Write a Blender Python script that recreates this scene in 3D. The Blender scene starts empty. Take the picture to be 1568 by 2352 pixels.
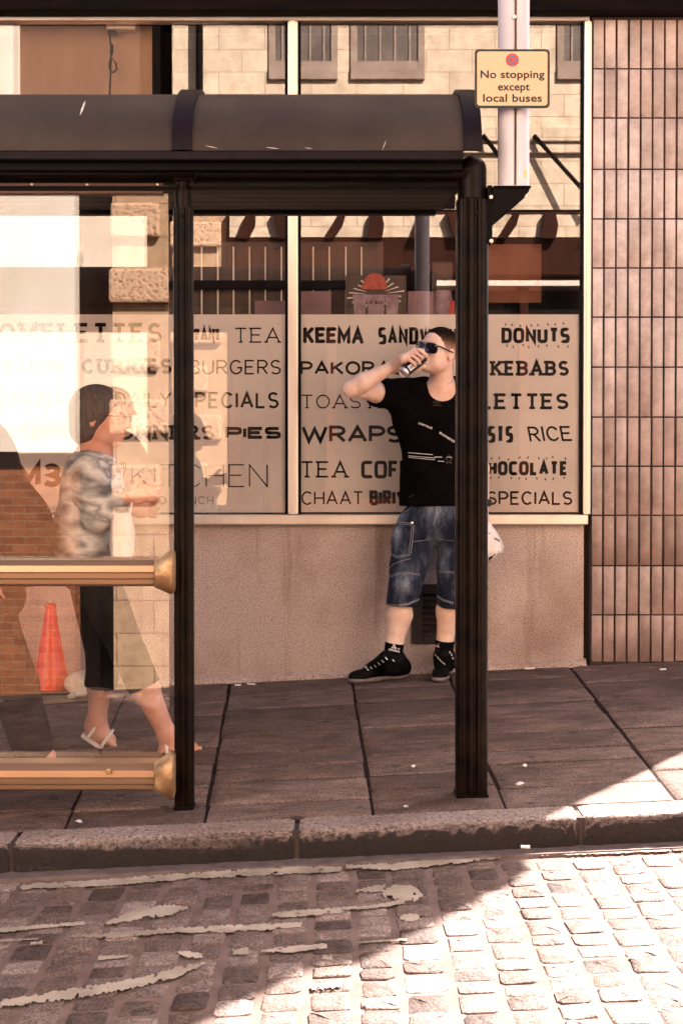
import bpy, bmesh, math, random
import numpy as np
from mathutils import Vector, Matrix
from mathutils.bvhtree import BVHTree
random.seed(7)
rng = np.random.default_rng(7)
sc = bpy.context.scene
col = sc.collection
R = math.radians

# ------------------------------------------------------------------ camera
F = 3266.0                      # focal length in the 1568-wide picture grid
PITCH = R(1.0)
PY = 1050 + F * math.tan(PITCH)  # row of the optical axis
WY = 7.1                        # front plane of the shop front
SY = 4.55                       # front plane of the shelter
SL = 0.047                      # the street climbs to the right
fwd = Vector((0, math.cos(PITCH), -math.sin(PITCH)))
upv = Vector((0, math.sin(PITCH), math.cos(PITCH)))
def ray(xd, yd):
    return fwd + Vector((1, 0, 0)) * ((xd - 784) / F) + upv * ((PY - yd) / F)
_d = ray(784, 1557)
H = -_d.z * WY / _d.y
CAM = Vector((0, 0, H))
def at(xd, yd, Y):
    d = ray(xd, yd)
    return CAM + d * (Y / d.y)
def gz(x, y=5.0):
    return SL * x
def on_ground(xd, yd, dz=0.0):
    d = ray(xd, yd)
    t = (SL * CAM.x + dz - CAM.z) / (d.z - SL * d.x)
    return CAM + d * t
def K(Y):                       # metres per picture unit at depth Y
    return Y / F
cam_d = bpy.data.cameras.new('camera')
cam = bpy.data.objects.new('camera', cam_d)
col.objects.link(cam)
cam.location = CAM
cam.rotation_euler = (math.pi / 2 - PITCH, 0, 0)
cam_d.sensor_fit = 'HORIZONTAL'
cam_d.sensor_width = 24.0
cam_d.lens = 24.0 * F / 1568
cam_d.shift_y = -(1176 - PY) / 1568
cam_d.clip_end = 2000
sc.camera = cam

# ------------------------------------------------------------------ light
SUN_EL, SUN_AZ = R(42), math.atan2(0.6, 0.8)      # behind the shop, to the right
world = bpy.data.worlds.new('World')
sc.world = world
world.use_nodes = True
wn = world.node_tree
sky = wn.nodes.new('ShaderNodeTexSky')
sky.sky_type = 'NISHITA'
sky.sun_disc = False
sky.sun_elevation = SUN_EL
sky.sun_rotation = SUN_AZ
sky.air_density = 0.6
sky.dust_density = 4.0
sky.ozone_density = 0.3
wn.links.new(sky.outputs['Color'], wn.nodes['Background'].inputs['Color'])
wn.nodes['Background'].inputs['Strength'].default_value = 0.05
sd = bpy.data.lights.new('sun', 'SUN')
sd.energy = 5.0
sd.angle = R(0.5)
sd.color = (1.0, 0.90, 0.81)
sun = bpy.data.objects.new('sun', sd)
col.objects.link(sun)
to_sun = Vector((0.6 * math.cos(SUN_EL), 0.8 * math.cos(SUN_EL), math.sin(SUN_EL)))
sun.rotation_euler = to_sun.to_track_quat('Z', 'Y').to_euler()
sun.location = (4, 12, 14)
sc.view_settings.view_transform = 'Standard'
sc.view_settings.look = 'None'
sc.view_settings.gamma = 1
sc.view_settings.exposure = 2.95
sc.cycles.use_denoising = True
sc.cycles.max_bounces = 10
sc.cycles.transparent_max_bounces = 16
sc.cycles.diffuse_bounces = 5
sc.cycles.glossy_bounces = 5
sc.cycles.sample_clamp_indirect = 6
sc.cycles.caustics_reflective = False
sc.cycles.caustics_refractive = False

# ------------------------------------------------------------------ helpers
def hexmix(a, b, t):
    return tuple(a[i] * (1 - t) + b[i] * t for i in range(3))
class NT:
    def __init__(s, name):
        s.m = bpy.data.materials.new(name)
        s.m.use_nodes = True
        s.t = s.m.node_tree
        s.b = s.t.nodes['Principled BSDF']
        s.out = s.t.nodes['Material Output']
        s.tc = s.t.nodes.new('ShaderNodeTexCoord')
    def n(s, t, **kw):
        x = s.t.nodes.new(t)
        for k, v in kw.items():
            if k.startswith('i_'):
                x.inputs[k[2:].replace('_', ' ')].default_value = v
            else:
                setattr(x, k, v)
        return x
    def l(s, a, b):
        s.t.links.new(a, b)
    def noise(s, scale, detail=4, rough=0.6, stretch=None, vec=None):
        n = s.n('ShaderNodeTexNoise')
        n.inputs['Scale'].default_value = scale
        n.inputs['Detail'].default_value = detail
        n.inputs['Roughness'].default_value = rough
        v = vec or s.tc.outputs['Object']
        if stretch:
            mp = s.n('ShaderNodeMapping')
            mp.inputs['Scale'].default_value = stretch
            s.l(v, mp.inputs['Vector'])
            v = mp.outputs['Vector']
        s.l(v, n.inputs['Vector'])
        return n.outputs['Fac']
    def ramp(s, fac, stops):
        r = s.n('ShaderNodeValToRGB')
        e = r.color_ramp.elements
        while len(e) < len(stops):
            e.new(0.5)
        for q, (p, c) in zip(e, stops):
            q.position = p
            q.color = (*c, 1) if len(c) == 3 else c
        s.l(fac, r.inputs['Fac'])
        return r.outputs['Color']
    def mix(s, fac, a, b, mode='MIX'):
        m = s.n('ShaderNodeMix', data_type='RGBA', blend_type=mode)
        for sock, v in ((m.inputs['Factor'], fac), (m.inputs['A'], a), (m.inputs['B'], b)):
            if isinstance(v, (int, float)):
                sock.default_value = v
            elif isinstance(v, tuple):
                sock.default_value = (*v, 1)
            else:
                s.l(v, sock)
        return m.outputs['Result']
    def color(s, c):
        if isinstance(c, tuple):
            s.b.inputs['Base Color'].default_value = (*c, 1)
        else:
            s.l(c, s.b.inputs['Base Color'])
    def bump(s, h, strength=0.3, dist=0.01):
        b = s.n('ShaderNodeBump')
        b.inputs['Strength'].default_value = strength
        b.inputs['Distance'].default_value = dist
        s.l(h, b.inputs['Height'])
        s.l(b.outputs['Normal'], s.b.inputs['Normal'])
    def pbr(s, rough=0.6, metal=0.0, spec=0.5):
        s.b.inputs['Roughness'].default_value = rough
        s.b.inputs['Metallic'].default_value = metal
        s.b.inputs['Specular IOR Level'].default_value = spec
        return s
def mottle(name, c1, c2, scale, rough=0.6, metal=0.0, bump=None, spec=0.5, lo=0.35, hi=0.65, stretch=None, detail=5):
    m = NT(name).pbr(rough, metal, spec)
    f = m.noise(scale, detail, 0.6, stretch)
    m.color(m.ramp(f, [(lo, c1), (hi, c2)]))
    if bump:
        m.bump(m.noise(bump[0], 5, 0.65, stretch), bump[1], bump[2] if len(bump) > 2 else 0.01)
    return m.m

ORIG = {}
def tag(o, label=None, cat=None, group=None, kind=None):
    if label: o['label'] = label
    if cat: o['category'] = cat
    if group: o['group'] = group
    if kind: o['kind'] = kind
    return o
def thing(name, label, cat, loc, group=None):
    o = bpy.data.objects.new(name, None)
    o.empty_display_size = 0.1
    col.objects.link(o)
    o.location = loc
    ORIG[o.name] = Vector(loc)
    return tag(o, label, cat, group)
def link(name, me, mat, parent=None, smooth=False):
    o = bpy.data.objects.new(name, me)
    col.objects.link(o)
    if isinstance(mat, (list, tuple)):
        for q in mat: me.materials.append(q)
    elif mat: me.materials.append(mat)
    if smooth:
        me.polygons.foreach_set('use_smooth', [True] * len(me.polygons))
    if parent is not None:
        off = ORIG[parent.name]
        me.transform(Matrix.Translation(-off))
        o.parent = parent
        ORIG[o.name] = off
    else:
        ORIG[o.name] = Vector((0, 0, 0))
    return o
def settle(o, loc):              # move a parentless mesh's origin to its base
    loc = Vector(loc)
    o.data.transform(Matrix.Translation(-loc))
    o.location = loc
    ORIG[o.name] = loc
    return o
class MB:
    """collects shapes in world coordinates, links them as ONE mesh object"""
    def __init__(s):
        s.v = []; s.f = []; s.t = []
    def add(s, vs, fs, tone=0.5):
        k = len(s.v)
        s.v += [tuple(v) for v in vs]
        s.f += [tuple(i + k for i in f) for f in fs]
        s.t += [tone] * len(vs)
        return s
    def box(s, a, b, bev=0.0, tone=0.5):
        x0, y0, z0 = (min(a[i], b[i]) for i in range(3))
        x1, y1, z1 = (max(a[i], b[i]) for i in range(3))
        if bev <= 0:
            vs = [(x0, y0, z0), (x1, y0, z0), (x1, y1, z0), (x0, y1, z0), (x0, y0, z1), (x1, y0, z1), (x1, y1, z1), (x0, y1, z1)]
            return s.add(vs, [(3, 2, 1, 0), (4, 5, 6, 7), (0, 1, 5, 4), (1, 2, 6, 5), (2, 3, 7, 6), (3, 0, 4, 7)], tone)
        bm = bmesh.new()
        bmesh.ops.create_cube(bm, size=1)
        for v in bm.verts:
            v.co = Vector(((x0 + x1) / 2 + v.co.x * (x1 - x0), (y0 + y1) / 2 + v.co.y * (y1 - y0), (z0 + z1) / 2 + v.co.z * (z1 - z0)))
        bmesh.ops.bevel(bm, geom=bm.edges[:], offset=bev, segments=2, profile=0.5, affect='EDGES')
        s.bm(bm, tone)
        return s
    def bm(s, bm, tone=0.5):
        bm.verts.index_update()
        s.add([v.co.copy() for v in bm.verts], [[v.index for v in f.verts] for f in bm.faces], tone)
        bm.free()
    def tube(s, pts, rad, seg=12, cap=True, tone=0.5):
        pts = [Vector(p) for p in pts]
        n = len(pts)
        rad = rad if isinstance(rad, (list, tuple)) else [rad] * n
        vs, fs = [], []
        up = None
        for i, p in enumerate(pts):
            t = (pts[min(i + 1, n - 1)] - pts[max(i - 1, 0)]).normalized()
            if up is None:
                up = t.orthogonal().normalized()
            up = (up - t * up.dot(t)).normalized()
            sd_ = t.cross(up)
            for k in range(seg):
                a = 2 * math.pi * k / seg
                vs.append(p + (up * math.cos(a) + sd_ * math.sin(a)) * rad[i])
        for i in range(n - 1):
            for k in range(seg):
                a, b = i * seg + k, i * seg + (k + 1) % seg
                fs.append((a, b, b + seg, a + seg))
        if cap:
            fs.append(tuple(range(seg))[::-1])
            fs.append(tuple(range((n - 1) * seg, n * seg)))
        return s.add(vs, fs, tone)
    def prism(s, outline, d, tone=0.5):
        """outline: list of 3D points (planar), extruded by vector d"""
        n = len(outline)
        d = Vector(d)
        vs = [Vector(p) for p in outline] + [Vector(p) + d for p in outline]
        fs = [tuple(range(n))[::-1], tuple(range(n, 2 * n))]
        fs += [(i, (i + 1) % n, n + (i + 1) % n, n + i) for i in range(n)]
        return s.add(vs, fs, tone)
    def lathe(s, c, prof, axis=Vector((0, 0, 1)), seg=24, tone=0.5):
        """prof: (radius, height) along axis from c"""
        axis = Vector(axis).normalized()
        u = axis.orthogonal().normalized(); w = axis.cross(u)
        vs, fs = [], []
        for r_, h_ in prof:
            for k in range(seg):
                a = 2 * math.pi * k / seg
                vs.append(Vector(c) + axis * h_ + (u * math.cos(a) + w * math.sin(a)) * max(r_, 1e-4))
        for i in range(len(prof) - 1):
            for k in range(seg):
                a, b = i * seg + k, i * seg + (k + 1) % seg
                fs.append((a, b, b + seg, a + seg))
        return s.add(vs, fs, tone)
    def mesh(s, name):
        me = bpy.data.meshes.new(name)
        me.from_pydata(s.v, [], s.f)
        at_ = me.attributes.new('tone', 'FLOAT', 'POINT')
        at_.data.foreach_set('value', s.t)
        me.update()
        return me
    def build(s, name, mat, parent=None, smooth=False, fix=True):
        me = s.mesh(name)
        if fix:
            bm = bmesh.new(); bm.from_mesh(me)
            bmesh.ops.recalc_face_normals(bm, faces=bm.faces[:])
            bm.to_mesh(me); bm.free()
        o = link(name, me, mat, parent)
        if smooth:
            autosmooth(me)
        return o
def autosmooth(me, ang=40):
    me.polygons.foreach_set('use_smooth', [True] * len(me.polygons))
    bm = bmesh.new(); bm.from_mesh(me)
    for e in bm.edges:
        if len(e.link_faces) == 2 and e.calc_face_angle(0) > R(ang):
            e.smooth = False
    bm.to_mesh(me); bm.free()

# ------------------------------------------------------------------ SDF figures (smooth union of round cones and ellipsoids -> surface nets)
def cone(a, b, ra, rb, k=0.02, sub=False):
    return dict(t='c', a=np.array(a, float), b=np.array(b, float), ra=ra, rb=rb, k=k, sub=sub)
def ell(c, r, rot=None, k=0.02, sub=False):
    return dict(t='e', c=np.array(c, float), r=np.array(r, float), m=np.array(rot if rot is not None else np.eye(3), float), k=k, sub=sub)
def half(p, n, k=0.003):         # removes everything on the +n side
    return dict(t='h', p=np.array(p, float), n=np.array(n, float) / np.linalg.norm(n), k=k, sub=True)
def sdf_mesh(name, prims, res):
    lo = np.full(3, 1e9); hi = np.full(3, -1e9)
    ext = []
    for p in prims:
        if p['t'] == 'c':
            r = max(p['ra'], p['rb'])
            a = np.minimum(p['a'], p['b']) - r; b = np.maximum(p['a'], p['b']) + r
        elif p['t'] == 'e':
            r = p['r'].max()
            a, b = p['c'] - r, p['c'] + r
        else:
            ext.append(None); continue
        ext.append((a, b))
        if not p['sub']:
            lo = np.minimum(lo, a); hi = np.maximum(hi, b)
    lo -= 4 * res; hi += 4 * res
    dim = np.ceil((hi - lo) / res).astype(int) + 1
    G = np.full(dim, 0.05, np.float32)
    ax = [lo[i] + res * np.arange(dim[i]) for i in range(3)]
    for p, e in zip(prims, ext):
        if e is None:
            i0, i1 = np.zeros(3, int), dim
        else:
            m = p['k'] + 0.03 + 2 * res
            i0 = np.clip(np.floor((e[0] - m - lo) / res).astype(int), 0, dim)
            i1 = np.clip(np.ceil((e[1] + m - lo) / res).astype(int) + 1, 0, dim)
        if (i1 <= i0).any(): continue
        X, Yg, Z = np.meshgrid(*[ax[i][i0[i]:i1[i]] for i in range(3)], indexing='ij')
        if p['t'] == 'c':
            ba = p['b'] - p['a']; L = max(float(ba @ ba), 1e-9)
            px, py_, pz = X - p['a'][0], Yg - p['a'][1], Z - p['a'][2]
            h = np.clip((px * ba[0] + py_ * ba[1] + pz * ba[2]) / L, 0, 1)
            d = np.sqrt((px - h * ba[0]) ** 2 + (py_ - h * ba[1]) ** 2 + (pz - h * ba[2]) ** 2) - (p['ra'] + (p['rb'] - p['ra']) * h)
        elif p['t'] == 'e':
            q = np.stack([X - p['c'][0], Yg - p['c'][1], Z - p['c'][2]], -1) @ p['m']   # columns of m = axes
            k0 = np.sqrt(((q / p['r']) ** 2).sum(-1)); k1 = np.sqrt(((q / p['r'] ** 2) ** 2).sum(-1))
            d = k0 * (k0 - 1) / np.maximum(k1, 1e-6)
        else:
            d = -((X - p['p'][0]) * p['n'][0] + (Yg - p['p'][1]) * p['n'][1] + (Z - p['p'][2]) * p['n'][2])
        S = G[i0[0]:i1[0], i0[1]:i1[1], i0[2]:i1[2]]
        k = max(p['k'], 1e-4)
        if p['sub']:
            d = -d
            h = np.maximum(k - np.abs(S - d), 0) / k
            S[...] = np.maximum(S, d) + h * h * k * 0.25
        else:
            h = np.maximum(k - np.abs(S - d), 0) / k
            S[...] = np.minimum(S, d) - h * h * k * 0.25
    ins = G < 0
    cnt = np.zeros(dim - 1, np.int8)
    for a in (0, 1):
        for b in (0, 1):
            for c in (0, 1):
                cnt += ins[a:dim[0] - 1 + a, b:dim[1] - 1 + b, c:dim[2] - 1 + c]
    act = (cnt > 0) & (cnt < 8)
    cells = np.argwhere(act)
    idx = -np.ones(dim - 1, np.int64)
    idx[act] = np.arange(len(cells))
    P = np.zeros((len(cells), 3)); N = np.zeros(len(cells))
    cor = [(a, b, c) for a in (0, 1) for b in (0, 1) for c in (0, 1)]
    for i, u in enumerate(cor):
        for v in cor[i + 1:]:
            if sum(abs(u[q] - v[q]) for q in range(3)) != 1: continue
            ga = G[cells[:, 0] + u[0], cells[:, 1] + u[1], cells[:, 2] + u[2]]
            gb = G[cells[:, 0] + v[0], cells[:, 1] + v[1], cells[:, 2] + v[2]]
            x = (ga < 0) != (gb < 0)
            t = np.where(x, ga / np.where(ga == gb, 1, ga - gb), 0)
            pos = np.array(u) + t[:, None] * (np.array(v) - np.array(u))
            P[x] += pos[x]; N[x] += 1
    P = lo + res * (cells + P / N[:, None])
    quads = []
    for axis in range(3):
        sl0 = [slice(1, -1)] * 3; sl1 = [slice(1, -1)] * 3
        sl0[axis] = slice(0, dim[axis] - 1); sl1[axis] = slice(1, dim[axis])
        A = ins[tuple(sl0)]; B = ins[tuple(sl1)]
        e = np.argwhere(A != B)
        if not len(e): continue
        fl = A[e[:, 0], e[:, 1], e[:, 2]]
        base = e + 1
        base[:, axis] -= 1
        o1, o2 = [(1, 2), (2, 0), (0, 1)][axis]
        q = []
        for (s1, s2) in ((0, 0), (1, 0), (1, 1), (0, 1)):
            c = base.copy(); c[:, o1] -= s1; c[:, o2] -= s2
            q.append(idx[c[:, 0], c[:, 1], c[:, 2]])
        q = np.stack(q, 1)
        q[~fl] = q[~fl][:, ::-1]
        quads.append(q)
    quads = np.concatenate(quads)
    quads = quads[(quads >= 0).all(1)]
    # light smoothing
    for _ in range(2):
        acc = np.zeros_like(P); n_ = np.zeros(len(P))
        for i in range(4):
            a, b = quads[:, i], quads[:, (i + 1) % 4]
            np.add.at(acc, a, P[b]); np.add.at(n_, a, 1)
        P = P * 0.5 + 0.5 * acc / np.maximum(n_, 1)[:, None]
    me = bpy.data.meshes.new(name)
    me.from_pydata(P.tolist(), [], quads.tolist())
    me.polygons.foreach_set('use_smooth', [True] * len(me.polygons))
    me.update()
    return me
def bvh_of(o):
    off = ORIG[o.name]
    return BVHTree.FromPolygons([v.co + off for v in o.data.vertices], [p.vertices[:] for p in o.data.polygons])
def draper(o, lift=0.0015):
    t = bvh_of(o)
    def f(xd, yd):
        hit, nrm, i, d = t.ray_cast(CAM, ray(xd, yd).normalized())
        if hit is None: return None
        if nrm.dot(ray(xd, yd)) > 0: nrm = -nrm
        return hit + nrm * lift
    return f

# ------------------------------------------------------------------ stroke lettering (ribbons of vinyl)
def arc(cx, cy, rx, ry, a0, a1, n=14, sq=2.0):
    o = []
    for i in range(n + 1):
        a = R(a0 + (a1 - a0) * i / n)
        c, s_ = math.cos(a), math.sin(a)
        o.append((cx + rx * math.copysign(abs(c) ** (2 / sq), c), cy + ry * math.copysign(abs(s_) ** (2 / sq), s_)))
    return o
def glyph(ch, q=2.0):
    """returns (width, strokes, serif ends) in a unit-high box"""
    w = 0.62
    B = (0, 0); T = (0, 1)
    if ch == 'A': return 0.72, [[(0, 0), (.36, 1), (.72, 0)], [(.13, .33), (.59, .33)]], [(0, 0), (.72, 0)]
    if ch == 'B': return .6, [[(0, 0), (0, 1), (.3, 1)] + arc(.3, .76, .27, .24, 90, -90, 12, q) + [(0, .52)], [(.3, .52)] + arc(.3, .26, .3, .26, 90, -90, 12, q) + [(0, 0)]], [(0, 0), (0, 1)]
    if ch == 'C': return .66, [arc(.36, .5, .36, .5, 42, 318, 26, q)], []
    if ch == 'D': return .66, [[(0, 0), (0, 1), (.24, 1)] + arc(.24, .5, .42, .5, 90, -90, 18, q) + [(0, 0)]], [(0, 0), (0, 1)]
    if ch == 'E': return .55, [[(.55, 1), (0, 1), (0, 0), (.55, 0)], [(0, .52), (.46, .52)]], [(0, 0), (0, 1)]
    if ch == 'F': return .53, [[(.53, 1), (0, 1), (0, 0)], [(0, .5), (.45, .5)]], [(0, 0), (0, 1)]
    if ch == 'G': return .7, [arc(.36, .5, .36, .5, 42, 340, 26, q) + [(.70, .46), (.42, .46)]], []
    if ch == 'H': return .64, [[(0, 0), (0, 1)], [(.64, 0), (.64, 1)], [(0, .5), (.64, .5)]], [(0, 0), (0, 1), (.64, 0), (.64, 1)]
    if ch == 'I': return .02, [[(.01, 0), (.01, 1)]], [(.01, 0), (.01, 1)]
    if ch == 'K': return .62, [[(0, 0), (0, 1)], [(.6, 1), (0, .4)], [(.2, .58), (.62, 0)]], [(0, 0), (0, 1), (.62, 0), (.6, 1)]
    if ch == 'L': return .52, [[(0, 1), (0, 0), (.52, 0)]], [(0, 1), (0, 0)]
    if ch == 'M': return .82, [[(0, 0), (0, 1), (.41, .25), (.82, 1), (.82, 0)]], [(0, 0), (.82, 0), (0, 1), (.82, 1)]
    if ch == 'N': return .66, [[(0, 0), (0, 1), (.66, 0), (.66, 1)]], [(0, 0), (0, 1), (.66, 1)]
    if ch == 'O': return .72, [arc(.36, .5, .36, .5, 90, 450, 32, q)], []
    if ch == 'P': return .58, [[(0, 0), (0, 1), (.3, 1)] + arc(.3, .73, .28, .27, 90, -90, 12, q) + [(0, .46)]], [(0, 0), (0, 1)]
    if ch == 'R': return .6, [[(0, 0), (0, 1), (.3, 1)] + arc(.3, .74, .27, .26, 90, -90, 12, q) + [(0, .48)], [(.28, .48), (.6, 0)]], [(0, 0), (0, 1), (.6, 0)]
    if ch == 'S': return .56, [arc(.28, .745, .27, .255, 30, 270, 16, q) + arc(.28, .245, .28, .245, 90, -150, 16, q)[1:]], []
    if ch == 'T': return .62, [[(0, 1), (.62, 1)], [(.31, 1), (.31, 0)]], [(.31, 0)]
    if ch == 'U': return .64, [[(0, 1), (0, .32)] + arc(.32, .32, .32, .32, 180, 360, 14, q) + [(.64, 1)]], [(0, 1), (.64, 1)]
    if ch == 'V': return .7, [[(0, 1), (.35, 0), (.7, 1)]], []
    if ch == 'W': return 1.0, [[(0, 1), (.25, 0), (.5, .85), (.75, 0), (1, 1)]], []
    if ch == 'Y': return .66, [[(0, 1), (.33, .48), (.66, 1)], [(.33, .48), (.33, 0)]], [(0, 1), (.66, 1), (.33, 0)]
    if ch == '3': return .58, [arc(.27, .75, .27, .25, 150, -90, 16, q) + arc(.27, .25, .3, .25, 90, -150, 16, q)[1:]], []
    return .3, [], []
def ribbon(pts, t, closed=False):
    """mitred ribbon of width t along 2-D points -> list of (left, right)"""
    P = [np.array(p, float) for p in pts]
    Q = [P[0]]
    for p in P[1:]:
        if np.linalg.norm(p - Q[-1]) > 1e-6: Q.append(p)
    n = len(Q); out = []
    loop = np.linalg.norm(Q[0] - Q[-1]) < 1e-5 and n > 3
    if loop: Q = Q[:-1]; n -= 1
    for i in range(n):
        a = Q[i - 1] if (i > 0 or loop) else None
        b = Q[(i + 1) % n] if (i < n - 1 or loop) else None
        d1 = (Q[i] - a) / np.linalg.norm(Q[i] - a) if a is not None else None
        d2 = (b - Q[i]) / np.linalg.norm(b - Q[i]) if b is not None else None
        d1 = d2 if d1 is None else d1; d2 = d1 if d2 is None else d2
        n1 = np.array((-d1[1], d1[0])); n2 = np.array((-d2[1], d2[0]))
        m = n1 + n2; L = np.linalg.norm(m)
        m = m / L if L > 1e-6 else n1
        s_ = 1 / max(m @ n1, 0.35)
        out.append((Q[i] + m * t / 2 * s_, Q[i] - m * t / 2 * s_))
    if loop: out.append(out[0])
    return out
def word(mb, text, x0, x1, y0, y1, t, place, slab=0.0, sq=2.0, slant=0.0, jitter=0.0, gap=0.26, rnd=False, serif_all=False, sep=0.0002):
    """text fitted to the picture box x0..x1, y0 (top)..y1 (bottom); t = stroke width over cap height; place(x, y, lift)->3D"""
    h = y1 - y0
    tw = t * h
    gl = [(c, glyph(c, sq)) for c in text]
    bw = sum(g[0] for _, g in gl)
    n = len(gl)
    gp = tw * 1.0 + gap * h * 0.45 + (slab * tw * .5 if slab else 0)
    spaces = sum(1 for c, g in gl if c == ' ')
    sx = ((x1 - x0) - tw - gp * (n - 1)) / max(bw, 1e-3)
    if sx < 0.25 * h:
        gp = max(tw * 1.15, gp * 0.5); sx = ((x1 - x0) - tw - gp * (n - 1)) / bw
    x = x0 + tw / 2
    st = []
    for c, (w, strokes, ser) in gl:
        jy = random.uniform(-1, 1) * jitter * h; ja = random.uniform(-1, 1) * jitter * 0.5
        def tr(p):
            yy = (p[1] - 0.5) * (h - tw)
            xx = p[0] * sx
            return (x + xx + slant * yy + ja * yy, (y0 + y1) / 2 - yy + jy)
        for s_ in strokes:
            pts = [tr(p) for p in s_]
            st.append((pts, tw))
        if slab:
            for p in ser:
                a = tr(p)
                L = tw * (0.5 + .5 * slab)
                st.append(([(a[0] - L, a[1]), (a[0] + L, a[1])], tw * (0.85 if slab < 1.5 else 1.0)))
            if c in 'CGS':
                pass
        x += w * sx + gp
    for i, (pts, wd) in enumerate(st):
        rb = ribbon(pts, wd)
        lift = (i % 7) * sep
        vs = []
        ok = True
        for l, r in rb:
            a, b = place(l[0], l[1], lift), place(r[0], r[1], lift)
            if a is None or b is None: ok = False; break
            vs += [a, b]
        if not ok: continue
        mb.add(vs, [(2 * k, 2 * k + 1, 2 * k + 3, 2 * k + 2) for k in range(len(rb) - 1)])
        if rnd:
            for e in (pts[0], pts[-1]):
                ring = [place(e[0] + wd / 2 * math.cos(a * math.pi / 6), e[1] + wd / 2 * math.sin(a * math.pi / 6), lift + sep / 2) for a in range(12)]
                if all(r_ is not None for r_ in ring):
                    mb.add(ring, [tuple(range(12))])

# ------------------------------------------------------------------ materials
def granite(name, base, dark, light, sc_=60, rough=0.6, stain=None, bump=0.25):
    m = NT(name).pbr(rough)
    f = m.noise(sc_, 3, 0.75)
    c = m.ramp(f, [(0.36, dark), (0.47, base), (0.56, base), (0.68, light)])
    v = m.n('ShaderNodeTexVoronoi'); v.inputs['Scale'].default_value = sc_ * 0.8
    m.l(m.tc.outputs['Object'], v.inputs['Vector'])
    c = m.mix(m.ramp(v.outputs['Distance'], [(0.12, (.75,) * 3), (0.2, (0,) * 3)]), c, dark)
    if stain:
        big = m.noise(1.6, 4, 0.6)
        c = m.mix(m.ramp(big, [(0.45, (0,) * 3), (0.75, (.8,) * 3)]), c, stain, 'MULTIPLY')
        drip = m.noise(1.0, 4, 0.6, (9, 9, 0.7))
        c = m.mix(m.ramp(drip, [(0.58, (0,) * 3), (0.72, (.55,) * 3)]), c, stain, 'MULTIPLY')
    m.color(c)
    m.bump(m.noise(sc_ * 1.5, 3, 0.7), bump, 0.004)
    return m.m
M = {}
M['riser'] = granite('riser_granite', (.50, .375, .33), (.085, .046, .037), (.76, .62, .56), 165, 0.55, (.50, .36, .29))
M['kerb'] = granite('kerb_granite', (.28, .205, .18), (.065, .038, .032), (.48, .38, .35), 85, 0.8, (.6, .5, .45), 0.8)
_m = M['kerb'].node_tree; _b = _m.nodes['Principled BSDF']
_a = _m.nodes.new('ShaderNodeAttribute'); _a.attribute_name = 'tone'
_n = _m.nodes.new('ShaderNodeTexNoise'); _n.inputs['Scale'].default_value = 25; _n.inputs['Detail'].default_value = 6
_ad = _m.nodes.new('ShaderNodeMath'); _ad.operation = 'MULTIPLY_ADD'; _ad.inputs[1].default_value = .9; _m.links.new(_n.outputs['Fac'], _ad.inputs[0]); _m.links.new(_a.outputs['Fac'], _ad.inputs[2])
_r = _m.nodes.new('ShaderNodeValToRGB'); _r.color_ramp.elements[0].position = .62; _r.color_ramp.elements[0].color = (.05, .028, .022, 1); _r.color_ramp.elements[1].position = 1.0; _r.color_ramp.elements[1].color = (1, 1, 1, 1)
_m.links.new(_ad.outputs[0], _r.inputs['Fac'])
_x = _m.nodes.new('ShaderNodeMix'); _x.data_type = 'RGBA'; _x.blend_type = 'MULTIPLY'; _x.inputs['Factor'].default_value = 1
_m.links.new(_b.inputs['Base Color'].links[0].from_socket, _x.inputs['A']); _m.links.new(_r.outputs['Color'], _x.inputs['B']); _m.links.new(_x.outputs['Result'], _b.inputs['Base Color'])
M['flag'] = None
def tone_mat(name, stops, rough, scale, bump, grit=None, spec=0.4, stretch=None, bdist=0.006):
    m = NT(name).pbr(rough, 0, spec)
    a = m.n('ShaderNodeAttribute', attribute_name='tone')
    c = m.ramp(a.outputs['Fac'], stops)
    n = m.noise(scale, 5, 0.7, stretch)
    c = m.mix(0.75, c, m.ramp(n, [(0.3, (.45, .42, .40)), (0.5, (.9, .9, .9)), (0.7, (1.45, 1.4, 1.38))]), 'MULTIPLY')
    c = m.mix(0.7, c, m.ramp(m.noise(2.2, 6, .7), [(0.34, (.50, .44, .40)), (0.55, (1, 1, 1)), (0.72, (1.22, 1.2, 1.18))]), 'MULTIPLY')
    if grit:
        g = m.noise(grit, 2, 0.6)
        c = m.mix(0.8, c, m.ramp(g, [(0.36, (.35, .32, .3)), (0.5, (1, 1, 1)), (0.66, (1.7, 1.65, 1.6))]), 'MULTIPLY')
    m.color(c)
    m.bump(m.noise(scale * 2.2, 4, 0.7, stretch), bump, bdist)
    return m.m
M['flag'] = tone_mat('york_stone', [(0, (.105, .064, .053)), (1, (.20, .132, .113))], 0.85, 9, 0.7, 150, 0.3, (1, 1.9, 1))
M['sett'] = tone_mat('granite_sett', [(0, (.062, .036, .030)), (.5, (.150, .099, .084)), (1, (.30, .222, .20))], 0.7, 30, 0.9, 170, 0.35)
M['tile'] = tone_mat('glazed_tile', [(0, (.15, .082, .062)), (.5, (.36, .245, .215)), (1, (.67, .575, .555))], 0.3, 5, 0.08, None, 0.5)
M['mortar'] = mottle('mortar', (.115, .066, .054), (.18, .112, .095), 14, 0.9, bump=(120, .5, .004))
M['channel'] = mottle('channel_asphalt', (.10, .066, .06), (.17, .12, .11), 20, 0.9, bump=(160, .5, .004))
M['joint'] = mottle('dirty_slab_joint', (.012, .007, .006), (.035, .021, .018), 12, .95, spec=.05)
M['asphalt'] = mottle('asphalt', (.028, .021, .019), (.046, .036, .033), 6, 0.95, spec=.1)
M['grout'] = mottle('dark_grout', (.012, .008, .007), (.10, .06, .05), 4, 0.9)
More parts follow.
